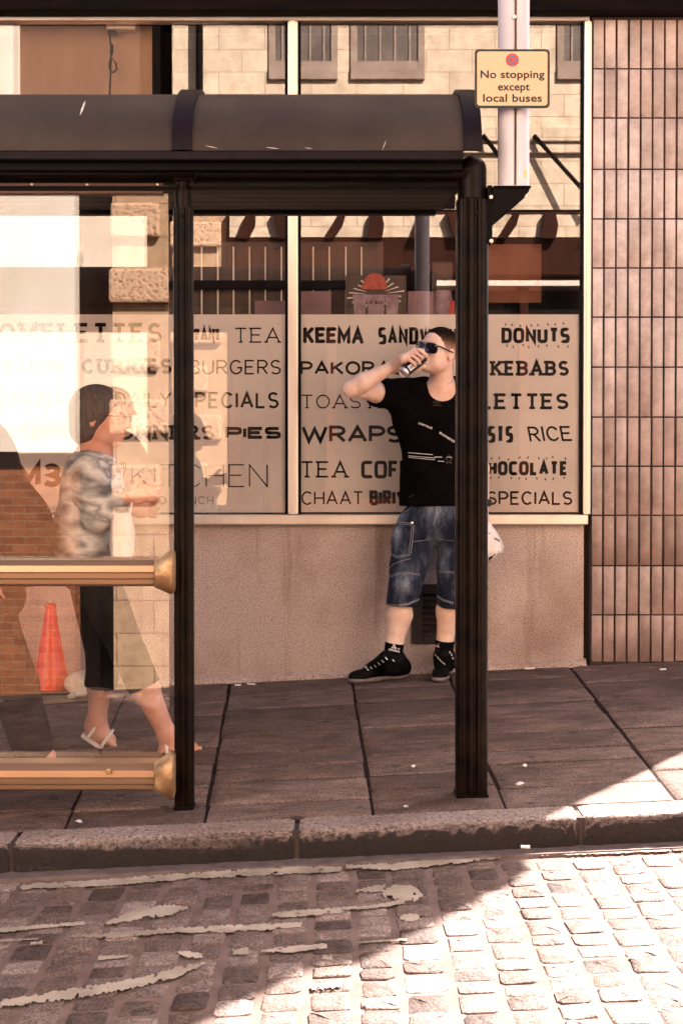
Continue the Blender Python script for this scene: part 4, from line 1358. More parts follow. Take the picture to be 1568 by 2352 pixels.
def hand_relaxed(w, d, side, palm_n, k=1.0, curl=.5):
    """w wrist, d direction of fingers, side = thumb direction, palm_n = palm normal"""
    w, d, side, pn = (Vector(q) for q in (w, d, side, palm_n))
    d.normalize(); side = (side - d * side.dot(d)).normalized(); pn = d.cross(side) if d.cross(side).dot(pn) > 0 else -d.cross(side)
    L = [ell(w + d * .045 * k, [.048 * k, .040 * k, .016 * k], np.array([d, side, pn]).T, .015)]
    for i, (o_, ln) in enumerate(((.030, .072), (.010, .080), (-.010, .075), (-.029, .058))):
        a = w + d * .085 * k + side * o_ * k
        ang = curl * (1 + .15 * i)
        p0 = a
        dd = d.copy()
        for sgm, fr in enumerate((.45, .32, .23)):
            dd = (dd * math.cos(ang * .6) + pn * math.sin(ang * .6)).normalized()
            p1 = p0 + dd * ln * fr * k
            L.append(cone(p0, p1, (.0095 - .001 * sgm) * k, (.0088 - .001 * sgm) * k, .004))
            p0 = p1
    t0 = w + d * .02 * k + side * .03 * k
    t1 = t0 + (d * .5 + side * .6 + pn * .3).normalized() * .035 * k
    t2 = t1 + (d * .8 + side * .2 + pn * .4).normalized() * .03 * k
    L += [cone(w + d * .015 * k, t0, .014 * k, .013 * k, .01), cone(t0, t1, .0125 * k, .0105 * k, .008), cone(t1, t2, .0105 * k, .0085 * k, .005)]
    return L

# ---- the man drinking from a can
gx_man = at(960, 1560, 6.9).x
man = thing('person', 'man in black t-shirt and denim shorts leaning on the window and drinking from a can', 'person', (gx_man, 6.9, gz(gx_man)))
hd = Head(at(1005, 807, 6.78), 42, 8, 7, .98)
shR, elR, wrR = at(920, 908, 6.86), at(806, 892, 6.58), at(906, 840, 6.56)
shL, elL, wrL = at(1080, 915, 6.92), at(1098, 1040, 6.93), at(1110, 1160, 6.86)
neckb = at(1014, 902, 6.88)
hipR, hipL = at(962, 1220, 6.9), at(1062, 1220, 6.92)
knR, knL = at(924, 1362, 6.86), at(1034, 1350, 6.91)
anR, anL = at(902, 1505, 6.87), at(1019, 1498, 6.95)
cb, ct = at(924, 857, 6.465), at(973, 817, 6.545)
ca = (ct - cb).normalized()
cu_ = (Vector((0, 0, 1)) - ca * ca.z).normalized()          # upper side of the can
cv = ca.cross(cu_)
if cv.y > 0: cv = -cv                                       # towards the street
def cp(s_, a, b): return cb + (ct - cb) * s_ + cu_ * a + cv * b
P_ = hd.prims(eyes=False)
P_ += [cone(hd.p(-.036, 0, -.045), neckb, .053, .058, .02), cone(neckb, at(1014, 915, 6.9), .075, .09, .04),
       cone(shR, shL, .055, .055, .04), ell(at(1014, 985, 6.9), (.17, .10, .19), k=.05), ell(at(1014, 1110, 6.9), (.165, .10, .2), k=.05), ell(at(1014, 1210, 6.91), (.17, .10, .1), k=.05),
       cone(shR, shR + (elR - shR) * .5, .050, .049, .03), cone(shR + (elR - shR) * .5, elR, .049, .036, .02), cone(elR, elR + (wrR - elR) * .28, .036, .042, .02), cone(elR + (wrR - elR) * .28, wrR, .042, .026, .02), ell(elR + Vector((-.012, -.012, -.012)), (.026, .026, .026), k=.02),
       cone(shL, elL, .052, .042, .03), cone(elL, elL + (wrL - elL) * .3, .042, .043, .02), cone(elL + (wrL - elL) * .3, wrL, .043, .029, .02),
       cone(hipR, knR, .075, .044, .04), cone(hipL, knL, .075, .044, .04)]
for kn, an in ((knR, anR), (knL, anL)):
    mid = kn + (an - kn) * .36 + Vector((.004, .012, 0))
    P_ += [cone(kn, mid, .044, .060, .03), cone(mid, kn + (an - kn) * .8, .060, .040, .02), cone(kn + (an - kn) * .8, an, .040, .039, .02), cone(an, an + Vector((0, 0, -.03)), .038, .03, .02)]
# right hand on the can: back of the hand up, four fingers over the top, thumb underneath
rc = .0285
pd_ = (cp(.5, .048, -.01) - wrR).normalized(); ps_ = (cv - pd_ * cv.dot(pd_)).normalized()
P_ += [ell(wrR + (cp(.5, .046, -.012) - wrR) * .55, (.046, .022, .034), np.array([pd_, ps_, pd_.cross(ps_)]).T, .02),
       cone(wrR, cp(.34, .046, -.008), .028, .022, .02), cone(cp(.26, .048, -.006), cp(.78, .046, -.012), .016, .013, .012)]
for i, s_ in enumerate((.32, .50, .67, .84)):
    kx_ = .006 * math.sin(i * 2.1)
    a0 = cp(s_ - .02, .050, -.012); a1 = cp(s_ + .02, .044 + kx_ * .3, .018 + kx_ * .3); a2 = cp(s_ + .04, .018, .037); a3 = cp(s_ + .05, .004 - kx_, .038)
    P_ += [cone(a0, a1, .0105, .0098, .006), cone(a1, a2, .0096, .0088, .003), cone(a2, a3, .0086, .0074, .003)]
P_ += [cone(wrR + (cb - wrR) * .2, cp(.35, -.012, -.034), .017, .013, .015), cone(cp(.35, -.012, -.034), cp(.62, -.036, -.014), .0125, .0105, .006), cone(cp(.62, -.036, -.014), cp(.80, -.038, .010), .0105, .0085, .004)]
P_ += hand_relaxed(wrL, at(1117, 1200, 6.82) - wrL, Vector((-.3, -1, 0)), Vector((-1, 0, 0)), 1.0, 1.0)
body = body_from('body', P_, .0042, M['skin'], man)
# hair: cap of stubble above a hairline
Hh = [hd.e((-.016, 0, .033), (.101, .080, .0895), .004), hd.e((.076, 0, -.010), (.078, .075, .084), .012, True), hd.e((.01, 0, -.075), (.105, .10, .062), .01, True),
      hd.e((-.012, .084, -.02), (.026, .02, .042), .006, True), hd.e((-.012, -.084, -.02), (.026, .02, .042), .006, True)]
M['hairfade'] = tone_mat('cropped_hair', [(0, (.50, .31, .23)), (.25, (.26, .15, .105)), (.5, (.07, .038, .026)), (.8, (.022, .011, .008)), (1, (.012, .006, .004))], .9, 150, 1.0, 400, .1, None, .004)
ho = body_from('hair', Hh, .0028, M['hairfade'], man)
off_ = ORIG[ho.name]; ta_ = ho.data.attributes.new('tone', 'FLOAT', 'POINT')
ta_.data.foreach_set('value', [min(1, max(0, ((v_.co + off_ - hd.c).dot(hd.u) - .02) / .075 + random.uniform(-.12, .12))) for v_ in ho.data.vertices])
for v_ in ho.data.vertices: v_.co += v_.normal * random.uniform(-.0012, .0022)
# sunglasses
mb = MB()
for q in (1, -1):
    pts = []
    for i in range(27):
        a = 2 * math.pi * i / 26
        c_, s_ = math.cos(a), math.sin(a)
        bx = q * .036 + .031 * math.copysign(abs(c_) ** .8, c_); uz = .0245 * math.copysign(abs(s_) ** .75, s_) - (.006 * (abs(c_)) if s_ < 0 else 0)
        pts.append(hd.p(.1095 - 5.0 * bx * bx, bx, uz))
    mb.tube(pts, .0022, 6)
    mb.tube([hd.p(.090, q * .066, .014), hd.p(.07, q * .077, .012), hd.p(.02, q * .084, .006), hd.p(-.012, q * .086, .004)], [.0035, .0042, .0035, .003], 8)
mb.tube([hd.p(.109, -.012, .008), hd.p(.113, 0, .010), hd.p(.109, .012, .008)], .002, 6)
gl = mb.build('sunglasses', M['frame'], man, smooth=True)
for q in (1, -1):
    mb = MB(); pts = []
    for i in range(26):
        a = 2 * math.pi * i / 26
        c_, s_ = math.cos(a), math.sin(a)
        bx = q * .036 + .030 * math.copysign(abs(c_) ** .8, c_); uz = .0235 * math.copysign(abs(s_) ** .75, s_) - (.006 * (abs(c_)) if s_ < 0 else 0)
        pts.append(hd.p(.110 - 5.0 * bx * bx, bx, uz))
    mid = sum(pts, Vector()) / len(pts) + hd.f * .003
    mb.add(pts + [mid] + [p - hd.f * .003 for p in pts] + [mid - hd.f * .003], [(i, (i + 1) % 26, 26) for i in range(26)] + [(27 + (i + 1) % 26, 27 + i, 53) for i in range(26)] + [((i + 1) % 26, i, 27 + i, 27 + (i + 1) % 26) for i in range(26)])
    mb.build('lens', M['lens'], gl, smooth=True)
mb = MB(); mb.tube([hd.p(.100, .05, .026), hd.p(.110, .02, .027), hd.p(.112, 0, .024), hd.p(.110, -.02, .027), hd.p(.100, -.05, .026)], .0028, 8)
mb.build('brow_bar', M['metal'], gl, smooth=True)
# t-shirt
xs = lambda x_, y_, Y: at(x_, y_, Y)
T_ = [ell(xs(1006, 985, 6.90), (.198, .128, .23), k=.05), ell(xs(1012, 1105, 6.9), (.200, .130, .22), k=.06), cone(xs(1013, 1120, 6.9), xs(1013, 1220, 6.9), .14, .14, .05), ell(xs(1014, 1165, 6.9), (.202, .134, .16), k=.05),
      cone(shR + Vector((.02, 0, -.02)), shL + Vector((-.02, 0, -.02)), .078, .078, .04), cone(xs(985, 888, 6.88), shR, .055, .070, .04), cone(xs(1045, 888, 6.88), shL, .055, .070, .04),
      cone(shR, shR + (elR - shR) * .62, .076, .070, .04), cone(shL, shL + (elL - shL) * .55, .07, .066, .03),
      cone(xs(930, 965, 6.88), xs(940, 930, 6.86), .06, .07, .05),
      half(xs(1018, 1160, 6.9), (.02, 0, -1)), 
      cone(xs(1012, 862, 6.84), xs(1014, 893, 6.83), .078, .066, .012, True)]
dR = (elR - shR).normalized()
sl_ = shR + (elR - shR) * .47
tee_prims = T_[:-2]
# sleeve end: cut only the sleeve by a capped cone
T_ = [p for p in T_]
T_.insert(10, cone(sl_ + dR * .10, sl_ + dR * .30, .105, .105, .004, True))
tee = body_from('t_shirt', T_, .006, M['tee'], man)
dt = draper(tee, .002)
def on(fn):
    return lambda x_, y_, lift: fn(x_, y_)
def ln(mb, pts, t, fn, n=14):
    P2 = []
    for a, b in zip(pts[:-1], pts[1:]):
        P2 += [(a[0] + (b[0] - a[0]) * i / n, a[1] + (b[1] - a[1]) * i / n) for i in range(n)]
    P2.append(pts[-1])
    rb = ribbon(P2, t)
    vs = []
    for l, r in rb:
        a, b = fn(*l), fn(*r)
        if a is None or b is None:
            if len(vs) >= 4: mb.add(vs, [(2 * k, 2 * k + 1, 2 * k + 3, 2 * k + 2) for k in range(len(vs) // 2 - 1)])
            vs = []
            continue
        vs += [a, b]
    if len(vs) >= 4: mb.add(vs, [(2 * k, 2 * k + 1, 2 * k + 3, 2 * k + 2) for k in range(len(vs) // 2 - 1)])
mc = lambda x_, y_: ((940 + x_ / 3.136) * .81667, (880 + y_ / 3.136) * .81667)   # from the enlarged view of the man
mb = MB()
for a, b, t in ((( 652, 1232), (868, 1250), 1.3), ((655, 1260), (890, 1280), 1.0), ((655, 1273), (885, 1296), 1.0), ((884, 1270), (950, 1272), 1.3), ((990, 1271), (1034, 1272), 1.0), ((912, 1308), (968, 1310), 1.1)):
    ln(mb, [mc(*a), mc(*b)], t, dt)
mb.build('printed_stripes', M['white'], tee, fix=False)
def slanted(mb, text, p0, p1, h, t, fn):
    p0, p1 = np.array(mc(*p0)), np.array(mc(*p1))
    d = p1 - p0; L = np.linalg.norm(d); d /= L; nrm = np.array((-d[1], d[0]))
    def pf(x_, y_, lift):
        q = p0 + d * x_ + nrm * y_
        return fn(q[0], q[1])
    word(mb, text, 0, L, -h / 2, h / 2, t, pf, gap=.55)
mb = MB()
slanted(mb, 'UNFINIS', (742, 970), (862, 1018), 5.0, .2, dt)
slanted(mb, 'BUSINESS', (928, 1054), (1056, 1136), 5.0, .2, dt)
mb.build('printed_lettering', M['white'], tee, fix=False)
mb = MB()
M['greyprint'] = mottle('grey_print', (.05, .035, .03), (.08, .06, .05), 60, .8)
for y_ in (778, 790, 803, 816): ln(mb, [mc(862 + (y_ % 3) * 6, y_), mc(944 - (y_ % 4) * 5, y_ + 3)], .8, dt)
ln(mb, [mc(660, 1626), mc(705, 1604)], 1.2, dt)
st = [(1008 + (34 if k % 2 == 0 else 14) * math.sin(math.pi * k / 5), 1294 - (44 if k % 2 == 0 else 18) * math.cos(math.pi * k / 5)) for k in range(11)]
ln(mb, [mc(*q) for q in st], 1.2, dt, 4)
mb.build('chest_print', M['greyprint'], tee, fix=False)
# shorts
S_ = [ell(xs(1012, 1192, 6.905), (.190, .128, .11), k=.05), cone(xs(1012, 1120, 6.9), xs(1012, 1190, 6.9), .13, .14, .05),
      cone(xs(957, 1215, 6.9), xs(938, 1300, 6.87), .102, .086, .03), cone(xs(938, 1300, 6.87), xs(920, 1400, 6.85), .086, .076, .03),
      cone(xs(1060, 1215, 6.92), xs(1048, 1300, 6.9), .102, .090, .03), cone(xs(1048, 1300, 6.9), xs(1040, 1385, 6.91), .094, .080, .03),
      ell(xs(915, 1245, 6.87), (.035, .05, .075), k=.03), ell(xs(935, 1345, 6.80), (.06, .04, .05), k=.03),
      half(xs(1018, 1140, 6.9), (0, 0, 1)),
      cone(xs(908, 1432, 6.80), xs(950, 1420, 6.90), .055, .045, .008, True), cone(xs(1000, 1416, 6.9), xs(1060, 1424, 6.92), .055, .055, .008, True)]
S_.insert(9, half(xs(921, 1392, 6.85), (-.06, -.05, -1)))
shorts = body_from('denim_shorts', S_, .006, M['denim'], man)
ds = draper(shorts, .0025)
mc2 = lambda x_, y_: ((940 + x_ / 3.136) * .81667, (1380 + y_ / 3.136) * .81667)
mb = MB()
for pts, t in (([(525, 262), (600, 280), (690, 292)], 1.6), ([(523, 276), (600, 296), (684, 306)], 1.0), ([(700, 300), (690, 440), (672, 560)], 1.5), ([(684, 300), (672, 440), (655, 552)], 1.1),
               ([(493, 545), (550, 580), (665, 560)], 1.3), ([(495, 560), (552, 595), (668, 573)], 1.0), ([(488, 690), (520, 650), (600, 618), (672, 600)], 1.2), ([(490, 750), (560, 728), (660, 722), (752, 736)], 1.2), ([(490, 764), (560, 742), (660, 735), (752, 748)], 1.0),
               ([(548, 185), (640, 182), (690, 145), (700, 105)], 1.4), ([(902, 125), (896, 230), (878, 305)], 1.6), ([(912, 125), (906, 240)], 1.0), ([(690, 450), (780, 440), (840, 420)], 1.0), ([(915, 425), (1050, 440)], 1.0), ([(912, 705), (1055, 715)], 1.1), ([(912, 718), (1055, 728)], 1.0)):
    ln(mb, [mc2(*q) for q in pts], t, ds, 10)
mb.build('seam', M['seam'], shorts, fix=False)
mb = MB()
for pts in ([(445, 985), (480, 1005), (560, 1010), (650, 995), (745, 950)], [(898, 915), (960, 960), (1050, 988)]):
    for o_ in (0, 14): ln(mb, [mc2(x_, y_ - 2 + o_ * .8) for x_, y_ in pts], 2.0 if o_ else 1.2, ds, 10)
mb.build('hem_stitching', M['seam'], shorts, fix=False)
mb = MB()
p = ds(*mc2(687, 284)); 
if p is not None: mb.lathe(p, [(.001, -.003), (.005, -.002), (.006, .001)], axis=(0, 1, 0), seg=10)
mb.build('rivet', M['metal'], shorts)
# socks, shoes
for an, kn, marks in ((anR, knR, True), (anL, knL, False)):
    ax_ = (kn - an).normalized()
    mb = MB()
    mb.tube([an + ax_ * .064, an + ax_ * .06, an + ax_ * .02, an - ax_ * .01, an - ax_ * .05, an + Vector((0, -.01, -.09))], [.0425, .0465, .0455, .0455, .047, .044], 20)
    sk = mb.build('sock', M['sock'], man, smooth=True)
    fn = draper(sk, .0012)
    mb = MB()
    if marks: O = lambda x_, y_: mc2(x_, y_)
    else: O = lambda x_, y_: mc2(x_ + 352, y_ - 45)
    for (a, b, c_, d_) in (((500, 1388), (512, 1376), (527, 1390), (520, 1392)), ((513, 1362), (527, 1356), (549, 1394), (535, 1396)), ((542, 1354), (560, 1348), (578, 1398), (560, 1400))):
        q = [fn(*O(*v)) for v in (a, b, c_, d_)]
        if all(v is not None for v in q): mb.add(q, [(0, 1, 2, 3)])
    if mb.v: mb.build('three_bar_mark', M['white'], sk, fix=False)
    mb = MB()
    # lower-case word under the bars, drawn with strokes
    xw = 480
    for chs in ('a', 'd', 'i', 'd', 'a', 's'):
        w_ = 18 if chs != 'i' else 7
        cx_, cy_ = xw + 7, 1402 + (xw - 480) * .22
        if chs in 'ad': ln(mb, [O(cx_ + 7 * math.cos(k * .6), cy_ + 7 * math.sin(k * .6)) for k in range(11)], 1.0, fn, 1)
        if chs == 'a': ln(mb, [O(cx_ + 8, cy_ - 8), O(cx_ + 8, cy_ + 8)], 1.0, fn, 2)
        if chs == 'd': ln(mb, [O(cx_ + 8, cy_ - 18), O(cx_ + 8, cy_ + 8)], 1.0, fn, 2)
        if chs == 'i': ln(mb, [O(cx_ - 3, cy_ - 7), O(cx_ - 3, cy_ + 8)], 1.0, fn, 2)
        if chs == 's': ln(mb, [O(cx_ + 6, cy_ - 6), O(cx_ - 4, cy_ - 6), O(cx_ - 4, cy_), O(cx_ + 6, cy_ + 1), O(cx_ + 6, cy_ + 8), O(cx_ - 5, cy_ + 8)], .9, fn, 2)
        xw += w_
    if mb.v: mb.build('sock_lettering', M['white'], sk, fix=False)
def shoe(heel, toe, an, parent, lacepts):
    heel, toe = Vector(heel), Vector(toe)
    d = (toe - heel); L = d.length; d.normalize()
    n_ = Vector((-d.z * d.x, -d.z * d.y, 1)).normalized(); s_ = d.cross(n_)
    rot = np.array([d, s_, n_]).T
    q = lambda a, b, c_: heel + d * a * L + s_ * b + n_ * c_
    up = [ell(q(.16, 0, .048), (.055, .037, .050), rot, .02), ell(q(.45, 0, .045), (.085, .040, .042), rot, .03), ell(q(.76, 0, .030), (.070, .043, .030), rot, .03), ell(q(.92, 0, .026), (.035, .034, .022), rot, .02),
          cone(an + Vector((0, 0, -.022)), q(.22, 0, .05), .051, .050, .02), cone(an + Vector((0, -.012, -.006)) + d * .035, q(.60, 0, .062), .034, .030, .03), cone(q(.08, 0, .05), an + Vector((0, 0, -.02)) - d * .02, .045, .042, .03), half(q(.5, 0, .012), -n_)]
    u = body_from('shoe', up, .0045, M['shoe'], parent)
    so = [ell(q(.14, 0, .012), (.052, .041, .022), rot, .02), ell(q(.45, 0, .010), (.10, .038, .016), rot, .03), ell(q(.78, 0, .009), (.075, .045, .014), rot, .03), ell(q(.94, 0, .012), (.032, .034, .014), rot, .02), half(q(.5, 0, -.002), -n_), half(q(.5, 0, .03), n_)]
    body_from('sole', so, .004, M['sole'], u)
    fn = draper(u, .002)
    mb = MB()
    for a, b in lacepts: ln(mb, [mc2(*a), mc2(*b)], 2.0, fn, 4)
    if mb.v: mb.build('lace', M['white'], u, fix=False)
def gpt(xd, yd, dz=.004):
    p = on_ground(xd, yd); p.z += dz; return p
shoe(gpt(934, 1556), gpt(806, 1570), anR, man, [((450, 1470), (468, 1492)), ((418, 1495), (438, 1515)), ((386, 1515), (404, 1535)), ((352, 1538), (370, 1555)), ((320, 1556), (334, 1572)), ((288, 1572), (302, 1588)), ((270, 1566), (290, 1555)), ((512, 1490), (528, 1506))])
hl = gpt(1034, 1535); 
shoe(gpt(1030, 1538), gpt(1006, 1569), anL, man, [((870, 1420), (878, 1434)), ((888, 1442), (898, 1458)), ((908, 1462), (920, 1482)), ((926, 1482), (938, 1502)), ((942, 1500), (956, 1518)), ((960, 1518), (975, 1532)), ((1012, 1420), (1018, 1436)), ((1028, 1440), (1034, 1458)), ((1040, 1470), (1044, 1488))])
# watch
mb = MB()
wx = (elL - wrL).normalized(); wc = wrL + wx * .012
mb.tube([wc - wx * .013, wc + wx * .013], .0345, 20)
wt = mb.build('watch', M['metal'], man, smooth=True)
mb = MB(); dv = Vector((.75, -.66, 0)); mb.lathe(wc + dv * .031, [(.018, 0), (.019, .006), (.016, .009), (.001, .0095)], axis=dv, seg=20); mb.build('dial', M['frame'], wt, smooth=True)
# necklace
mb = MB(); dn = draper(body, .003); pts = []
for i in range(14):
    x_ = 1026 + 16 * i / 13; y_ = 884 - 12 * (i / 13) ** 1.5 - 2
    p = dn(x_, y_)
    if p is not None: pts.append(p)
if len(pts) > 3:
    mb.tube(pts, .0022, 6); mb.build('necklace', M['metal'], man, smooth=True)
# the can (held: a thing of its own)
can = thing('drink_can', 'slim black drink can with a white label tilted to the man\'s mouth', 'drink can', cb)
Lc = (ct - cb).length
mb = MB(); mb.lathe(cb, [(.001, .008), (.018, .006), (.0215, 0), (.0235, .001), (.0275, .009), (.0282, .012)], axis=ca, seg=32); mb.build('can_base', M['metal'], can, smooth=True); mb = MB(); mb.lathe(cb, [(.0282, Lc - .012), (.0240, Lc - .002), (.0250, Lc), (.023, Lc), (.022, Lc - .005), (.001, Lc - .005)], axis=ca, seg=32)
mb.build('can_top', M['metal'], can, smooth=True)
mb = MB(); mb.lathe(cb, [(.0282, .012), (.0285, .014), (.0285, Lc - .016), (.0282, Lc - .012)], axis=ca, seg=40); mb.build('can_wall', M['can'], can, smooth=True)
def canpatch(mb, s0, s1, a0, a1, r, n=10):
    vs = []
    for i in range(n + 1):
        a = R(a0 + (a1 - a0) * i / n)
        for s_ in (s0, s1): vs.append(cb + ca * (Lc * s_) + (cv * math.cos(a) + cu_ * math.sin(a)) * r)
    mb.add(vs, [(2 * i, 2 * i + 1, 2 * i + 3, 2 * i + 2) for i in range(n)])
mb = MB(); canpatch(mb, .16, .46, -12, 42, .0288); canpatch(mb, .50, .56, -8, 40, .0288); canpatch(mb, .60, .88, 2, 38, .0288); mb.build('can_label', M['white'], can, fix=False)
mb = MB()
for i in range(6): canpatch(mb, .20 + i * .03, .215 + i * .03, 0, 30, .0290, 5)
for a in (8, 16, 24, 32): canpatch(mb, .62, .84, a, a + 2.5, .0290, 2)
mb.build('label_print', M['can'], can, fix=False)
# the carrier bag in his left hand
bag0 = at(1121, 1204, 6.80)
cbag = thing('carrier_bag', 'crumpled thin white plastic carrier bag hanging from the man\'s left hand', 'bag', bag0)
mb = MB(); vs = []; n = 28
bw_px = [(1200, 1116, 1126, .012), (1210, 1110, 1131, .02), (1224, 1102, 1142, .04), (1240, 1096, 1151, .06), (1254, 1092, 1157, .07), (1266, 1090, 1156, .07), (1276, 1092, 1146, .06), (1286, 1096, 1134, .045), (1292, 1104, 1124, .02)]
for (yd, xa, xb, dep) in bw_px:
    a_, b_ = at(xa, yd, 6.80), at(xb, yd, 6.80)
    cx_, hw = (a_.x + b_.x) / 2, (b_.x - a_.x) / 2
    for i in range(n):
        t_ = 2 * math.pi * i / n
        cr = 1 + random.uniform(-.09, .09) + .10 * math.sin(5 * t_ + yd * .05)
        vs.append((cx_ + hw * math.cos(t_) * (1 if abs(math.cos(t_)) > .9 else cr), 6.80 + dep * math.sin(t_) * cr, a_.z + random.uniform(-.003, .003)))
k_ = len(bw_px)
mb.add(vs, [(r * n + i, r * n + (i + 1) % n, (r + 1) * n + (i + 1) % n, (r + 1) * n + i) for r in range(k_ - 1) for i in range(n)] + [tuple(range((k_ - 1) * n, k_ * n))])
bg = mb.build('bag_body', M['bag'], cbag, smooth=True)
fb = draper(bg, .002)
bmx = lambda x_, y_: ((1340 + x_ / 6.536) * .81667, (1280 + y_ / 6.536) * .81667)
mb = MB()
for k in range(4): ln(mb, [bmx(318 + k * 26, 1545 + k * 14), bmx(342 + k * 26, 1520 + k * 14)], 2.6, fb, 3)
ln(mb, [bmx(215, 1437), bmx(232, 1445), bmx(250, 1432)], 1.5, fb, 3)
mb.build('bag_print', M['frame'], cbag, fix=False)
mb = MB()
q = [fb(*bmx(*v)) for v in ((215, 1890), (300, 1840), (405, 1755), (400, 1800), (320, 1870), (218, 1935))]
if all(v is not None for v in q): mb.add(q, [tuple(range(6))]); mb.build('bag_base_print', M['rustcloth'], cbag, fix=False)

# ---- the woman walking behind the glass
wy = 5.55
wg = at(230, 1700, wy)
wom = thing('person', 'woman with grey hair in a grey and white printed top walking behind the shelter glass', 'person', (wg.x, wy, gz(wg.x)))
hw_ = Head(at(232, 958, wy), -82, -4, 0, 1.02)
q = lambda x_, y_, dy=0: at(x_, y_, wy + dy)
B_ = hw_.prims()
B_ += [cone(hw_.p(-.02, 0, -.06), q(214, 1050), .05, .055, .03), cone(q(214, 1052), q(205, 1075), .06, .09, .04), ell(q(212, 1130), (.10, .14, .17), k=.05), ell(q(208, 1250), (.11, .15, .15), k=.05),
       cone(q(208, 1085, -.17), q(225, 1190, -.19), .045, .038, .03), cone(q(225, 1190, -.19), q(292, 1140, -.20), .038, .026, .02), cone(q(208, 1085, .17), q(232, 1190, .19), .045, .038, .03), cone(q(232, 1190, .19), q(300, 1170, .2), .036, .026, .02)]
B_ += hand_relaxed(q(292, 1140, -.20), Vector((1, 0, .15)), Vector((0, 0, 1)), Vector((0, 1, 0)), .95, .9)
B_ += hand_relaxed(q(300, 1170, .2), Vector((1, 0, 0)), Vector((0, 0, 1)), Vector((0, -1, 0)), .95, .9)
hp1, hp2 = q(212, 1310, -.08), q(205, 1310, .08)
k1, k2 = q(300, 1510, -.07), q(238, 1515, .08)
a1, a2 = q(385, 1690, -.07), q(222, 1655, .10)
B_ += [cone(hp1, k1, .085, .056, .04), cone(k1, k1 + (a1 - k1) * .4, .05, .055, .03), cone(k1 + (a1 - k1) * .4, a1, .052, .034, .02), cone(hp2, k2, .085, .056, .04), cone(k2, k2 + (a2 - k2) * .4, .05, .055, .03), cone(k2 + (a2 - k2) * .4, a2, .052, .034, .02)]
def foot(an, heel, toe, w=.036):
    an, heel, toe = Vector(an), Vector(heel), Vector(toe)
    d = (toe - heel).normalized(); s_ = d.cross(Vector((0, 0, 1))).normalized()
    L = [cone(an, heel + (toe - heel) * .15, .034, .03, .02), cone(an, heel + (toe - heel) * .55, .030, .024, .03), cone(heel, heel + (toe - heel) * .3, .028, .03, .02), cone(heel + (toe - heel) * .3, heel + (toe - heel) * .75, .028, .024, .03)]
    for i in range(5):
        b = heel + (toe - heel) * (.72 - .03 * i) + s_ * (.026 - .013 * i)
        L.append(cone(b, heel + (toe - heel) * (1.0 - .045 * i) + s_ * (.028 - .014 * i), .012 - .001 * i, .009 - .0008 * i, .004))
    return L
f1 = (q(378, 1726, -.07), q(462, 1716, -.07)); f2 = (q(48, 1592, .10), q(22, 1638, .10))
B_ += foot(a1, *f1) + foot(a2, q(210, 1672, .10), q(268, 1712, .10))
body_from('body', B_, .006, M['skin2'], wom)
Hh = [hw_.e((-.020, 0, .028), (.108, .092, .098), .01), hw_.e((-.045, 0, -.045), (.075, .085, .075), .03), hw_.e((.10, 0, -.03), (.078, .10, .085), .015, True)]
body_from('hair', Hh, .005, M['hairgrey'], wom)
mb = MB()
for s_ in (1, -1):
    mb.tube([hw_.p(.10, s_ * .034 + .022 * math.cos(k * .5), .002 + .018 * math.sin(k * .5)) for k in range(14)], .0016, 5)
    mb.tube([hw_.p(.094, s_ * .056, .008), hw_.p(.0, s_ * .084, .006)], .0018, 5)
mb.build('glasses', M['frame'], wom, smooth=True)
W_ = [ell(q(214, 1085), (.09, .17, .08), k=.04), ell(q(212, 1140), (.125, .17, .19), k=.05), ell(q(214, 1240), (.145, .185, .19), k=.06), cone(q(214, 1230), q(206, 1330), .15, .16, .05),
      cone(q(208, 1085, -.16), q(225, 1185, -.19), .068, .062, .03), cone(q(225, 1185, -.19), q(262, 1162, -.195), .06, .055, .02), cone(q(208, 1085, .16), q(232, 1185, .19), .068, .062, .03), cone(q(232, 1185, .19), q(268, 1178, .195), .06, .055, .02),
      half(q(206, 1298), (.1, 0, -1)), cone(q(222, 1030), q(220, 1052), .07, .058, .01, True)]
body_from('printed_top', W_, .007, M['printcloth'], wom)
TR = [ell(q(205, 1310), (.11, .155, .10), k=.04), cone(hp1, k1, .092, .066, .02), cone(k1, k1 + (a1 - k1) * .42, .066, .066, .02), cone(hp2, k2, .092, .066, .02), cone(k2, k2 + (a2 - k2) * .42, .066, .066, .02)]
TR += [cone(k1 + (a1 - k1) * .62, k1 + (a1 - k1) * .9, .10, .10, .004, True), cone(k2 + (a2 - k2) * .72, k2 + (a2 - k2) * 1.1, .09, .09, .004, True)]
body_from('cropped_trousers', TR, .007, M['dkcloth'], wom)
for (an, h_, t_) in ((a1, *f1), (a2, q(210, 1672, .10), q(268, 1712, .10))):
    d = (t_ - h_).normalized(); s_ = d.cross(Vector((0, 0, 1))).normalized(); up_ = s_.cross(d)
    if up_.z < 0: up_ = -up_
    mb = MB()
    out = [(-.12, .028), (0, .034), (.4, .034), (.75, .044), (.95, .036), (1.08, .012), (1.08, -.012), (.95, -.038), (.75, -.044), (.4, -.032), (0, -.034), (-.12, -.026)]
    Lf = (t_ - h_).length
    mb.prism([h_ + d * (a * Lf) + s_ * b - up_ * .030 for a, b in out], -up_ * .016)
    sd_ = mb.build('sandal', M['white'], wom)
    mb = MB()
    for a in (.1, .62):
        c0 = h_ + d * (a * Lf)
        mb.tube([c0 + s_ * .042 * math.cos(k * math.pi / 8) + up_ * (-.026 + (.066 if a > .3 else .085) * math.sin(k * math.pi / 8)) for k in range(9)], .007, 6)
    mb.build('strap', M['white'], sd_, smooth=True)
tote = thing('tote_bag', 'plain white cloth tote bag hanging from the walking woman\'s hand', 'bag', q(284, 1285, -.22))
mb = MB(); vs = []
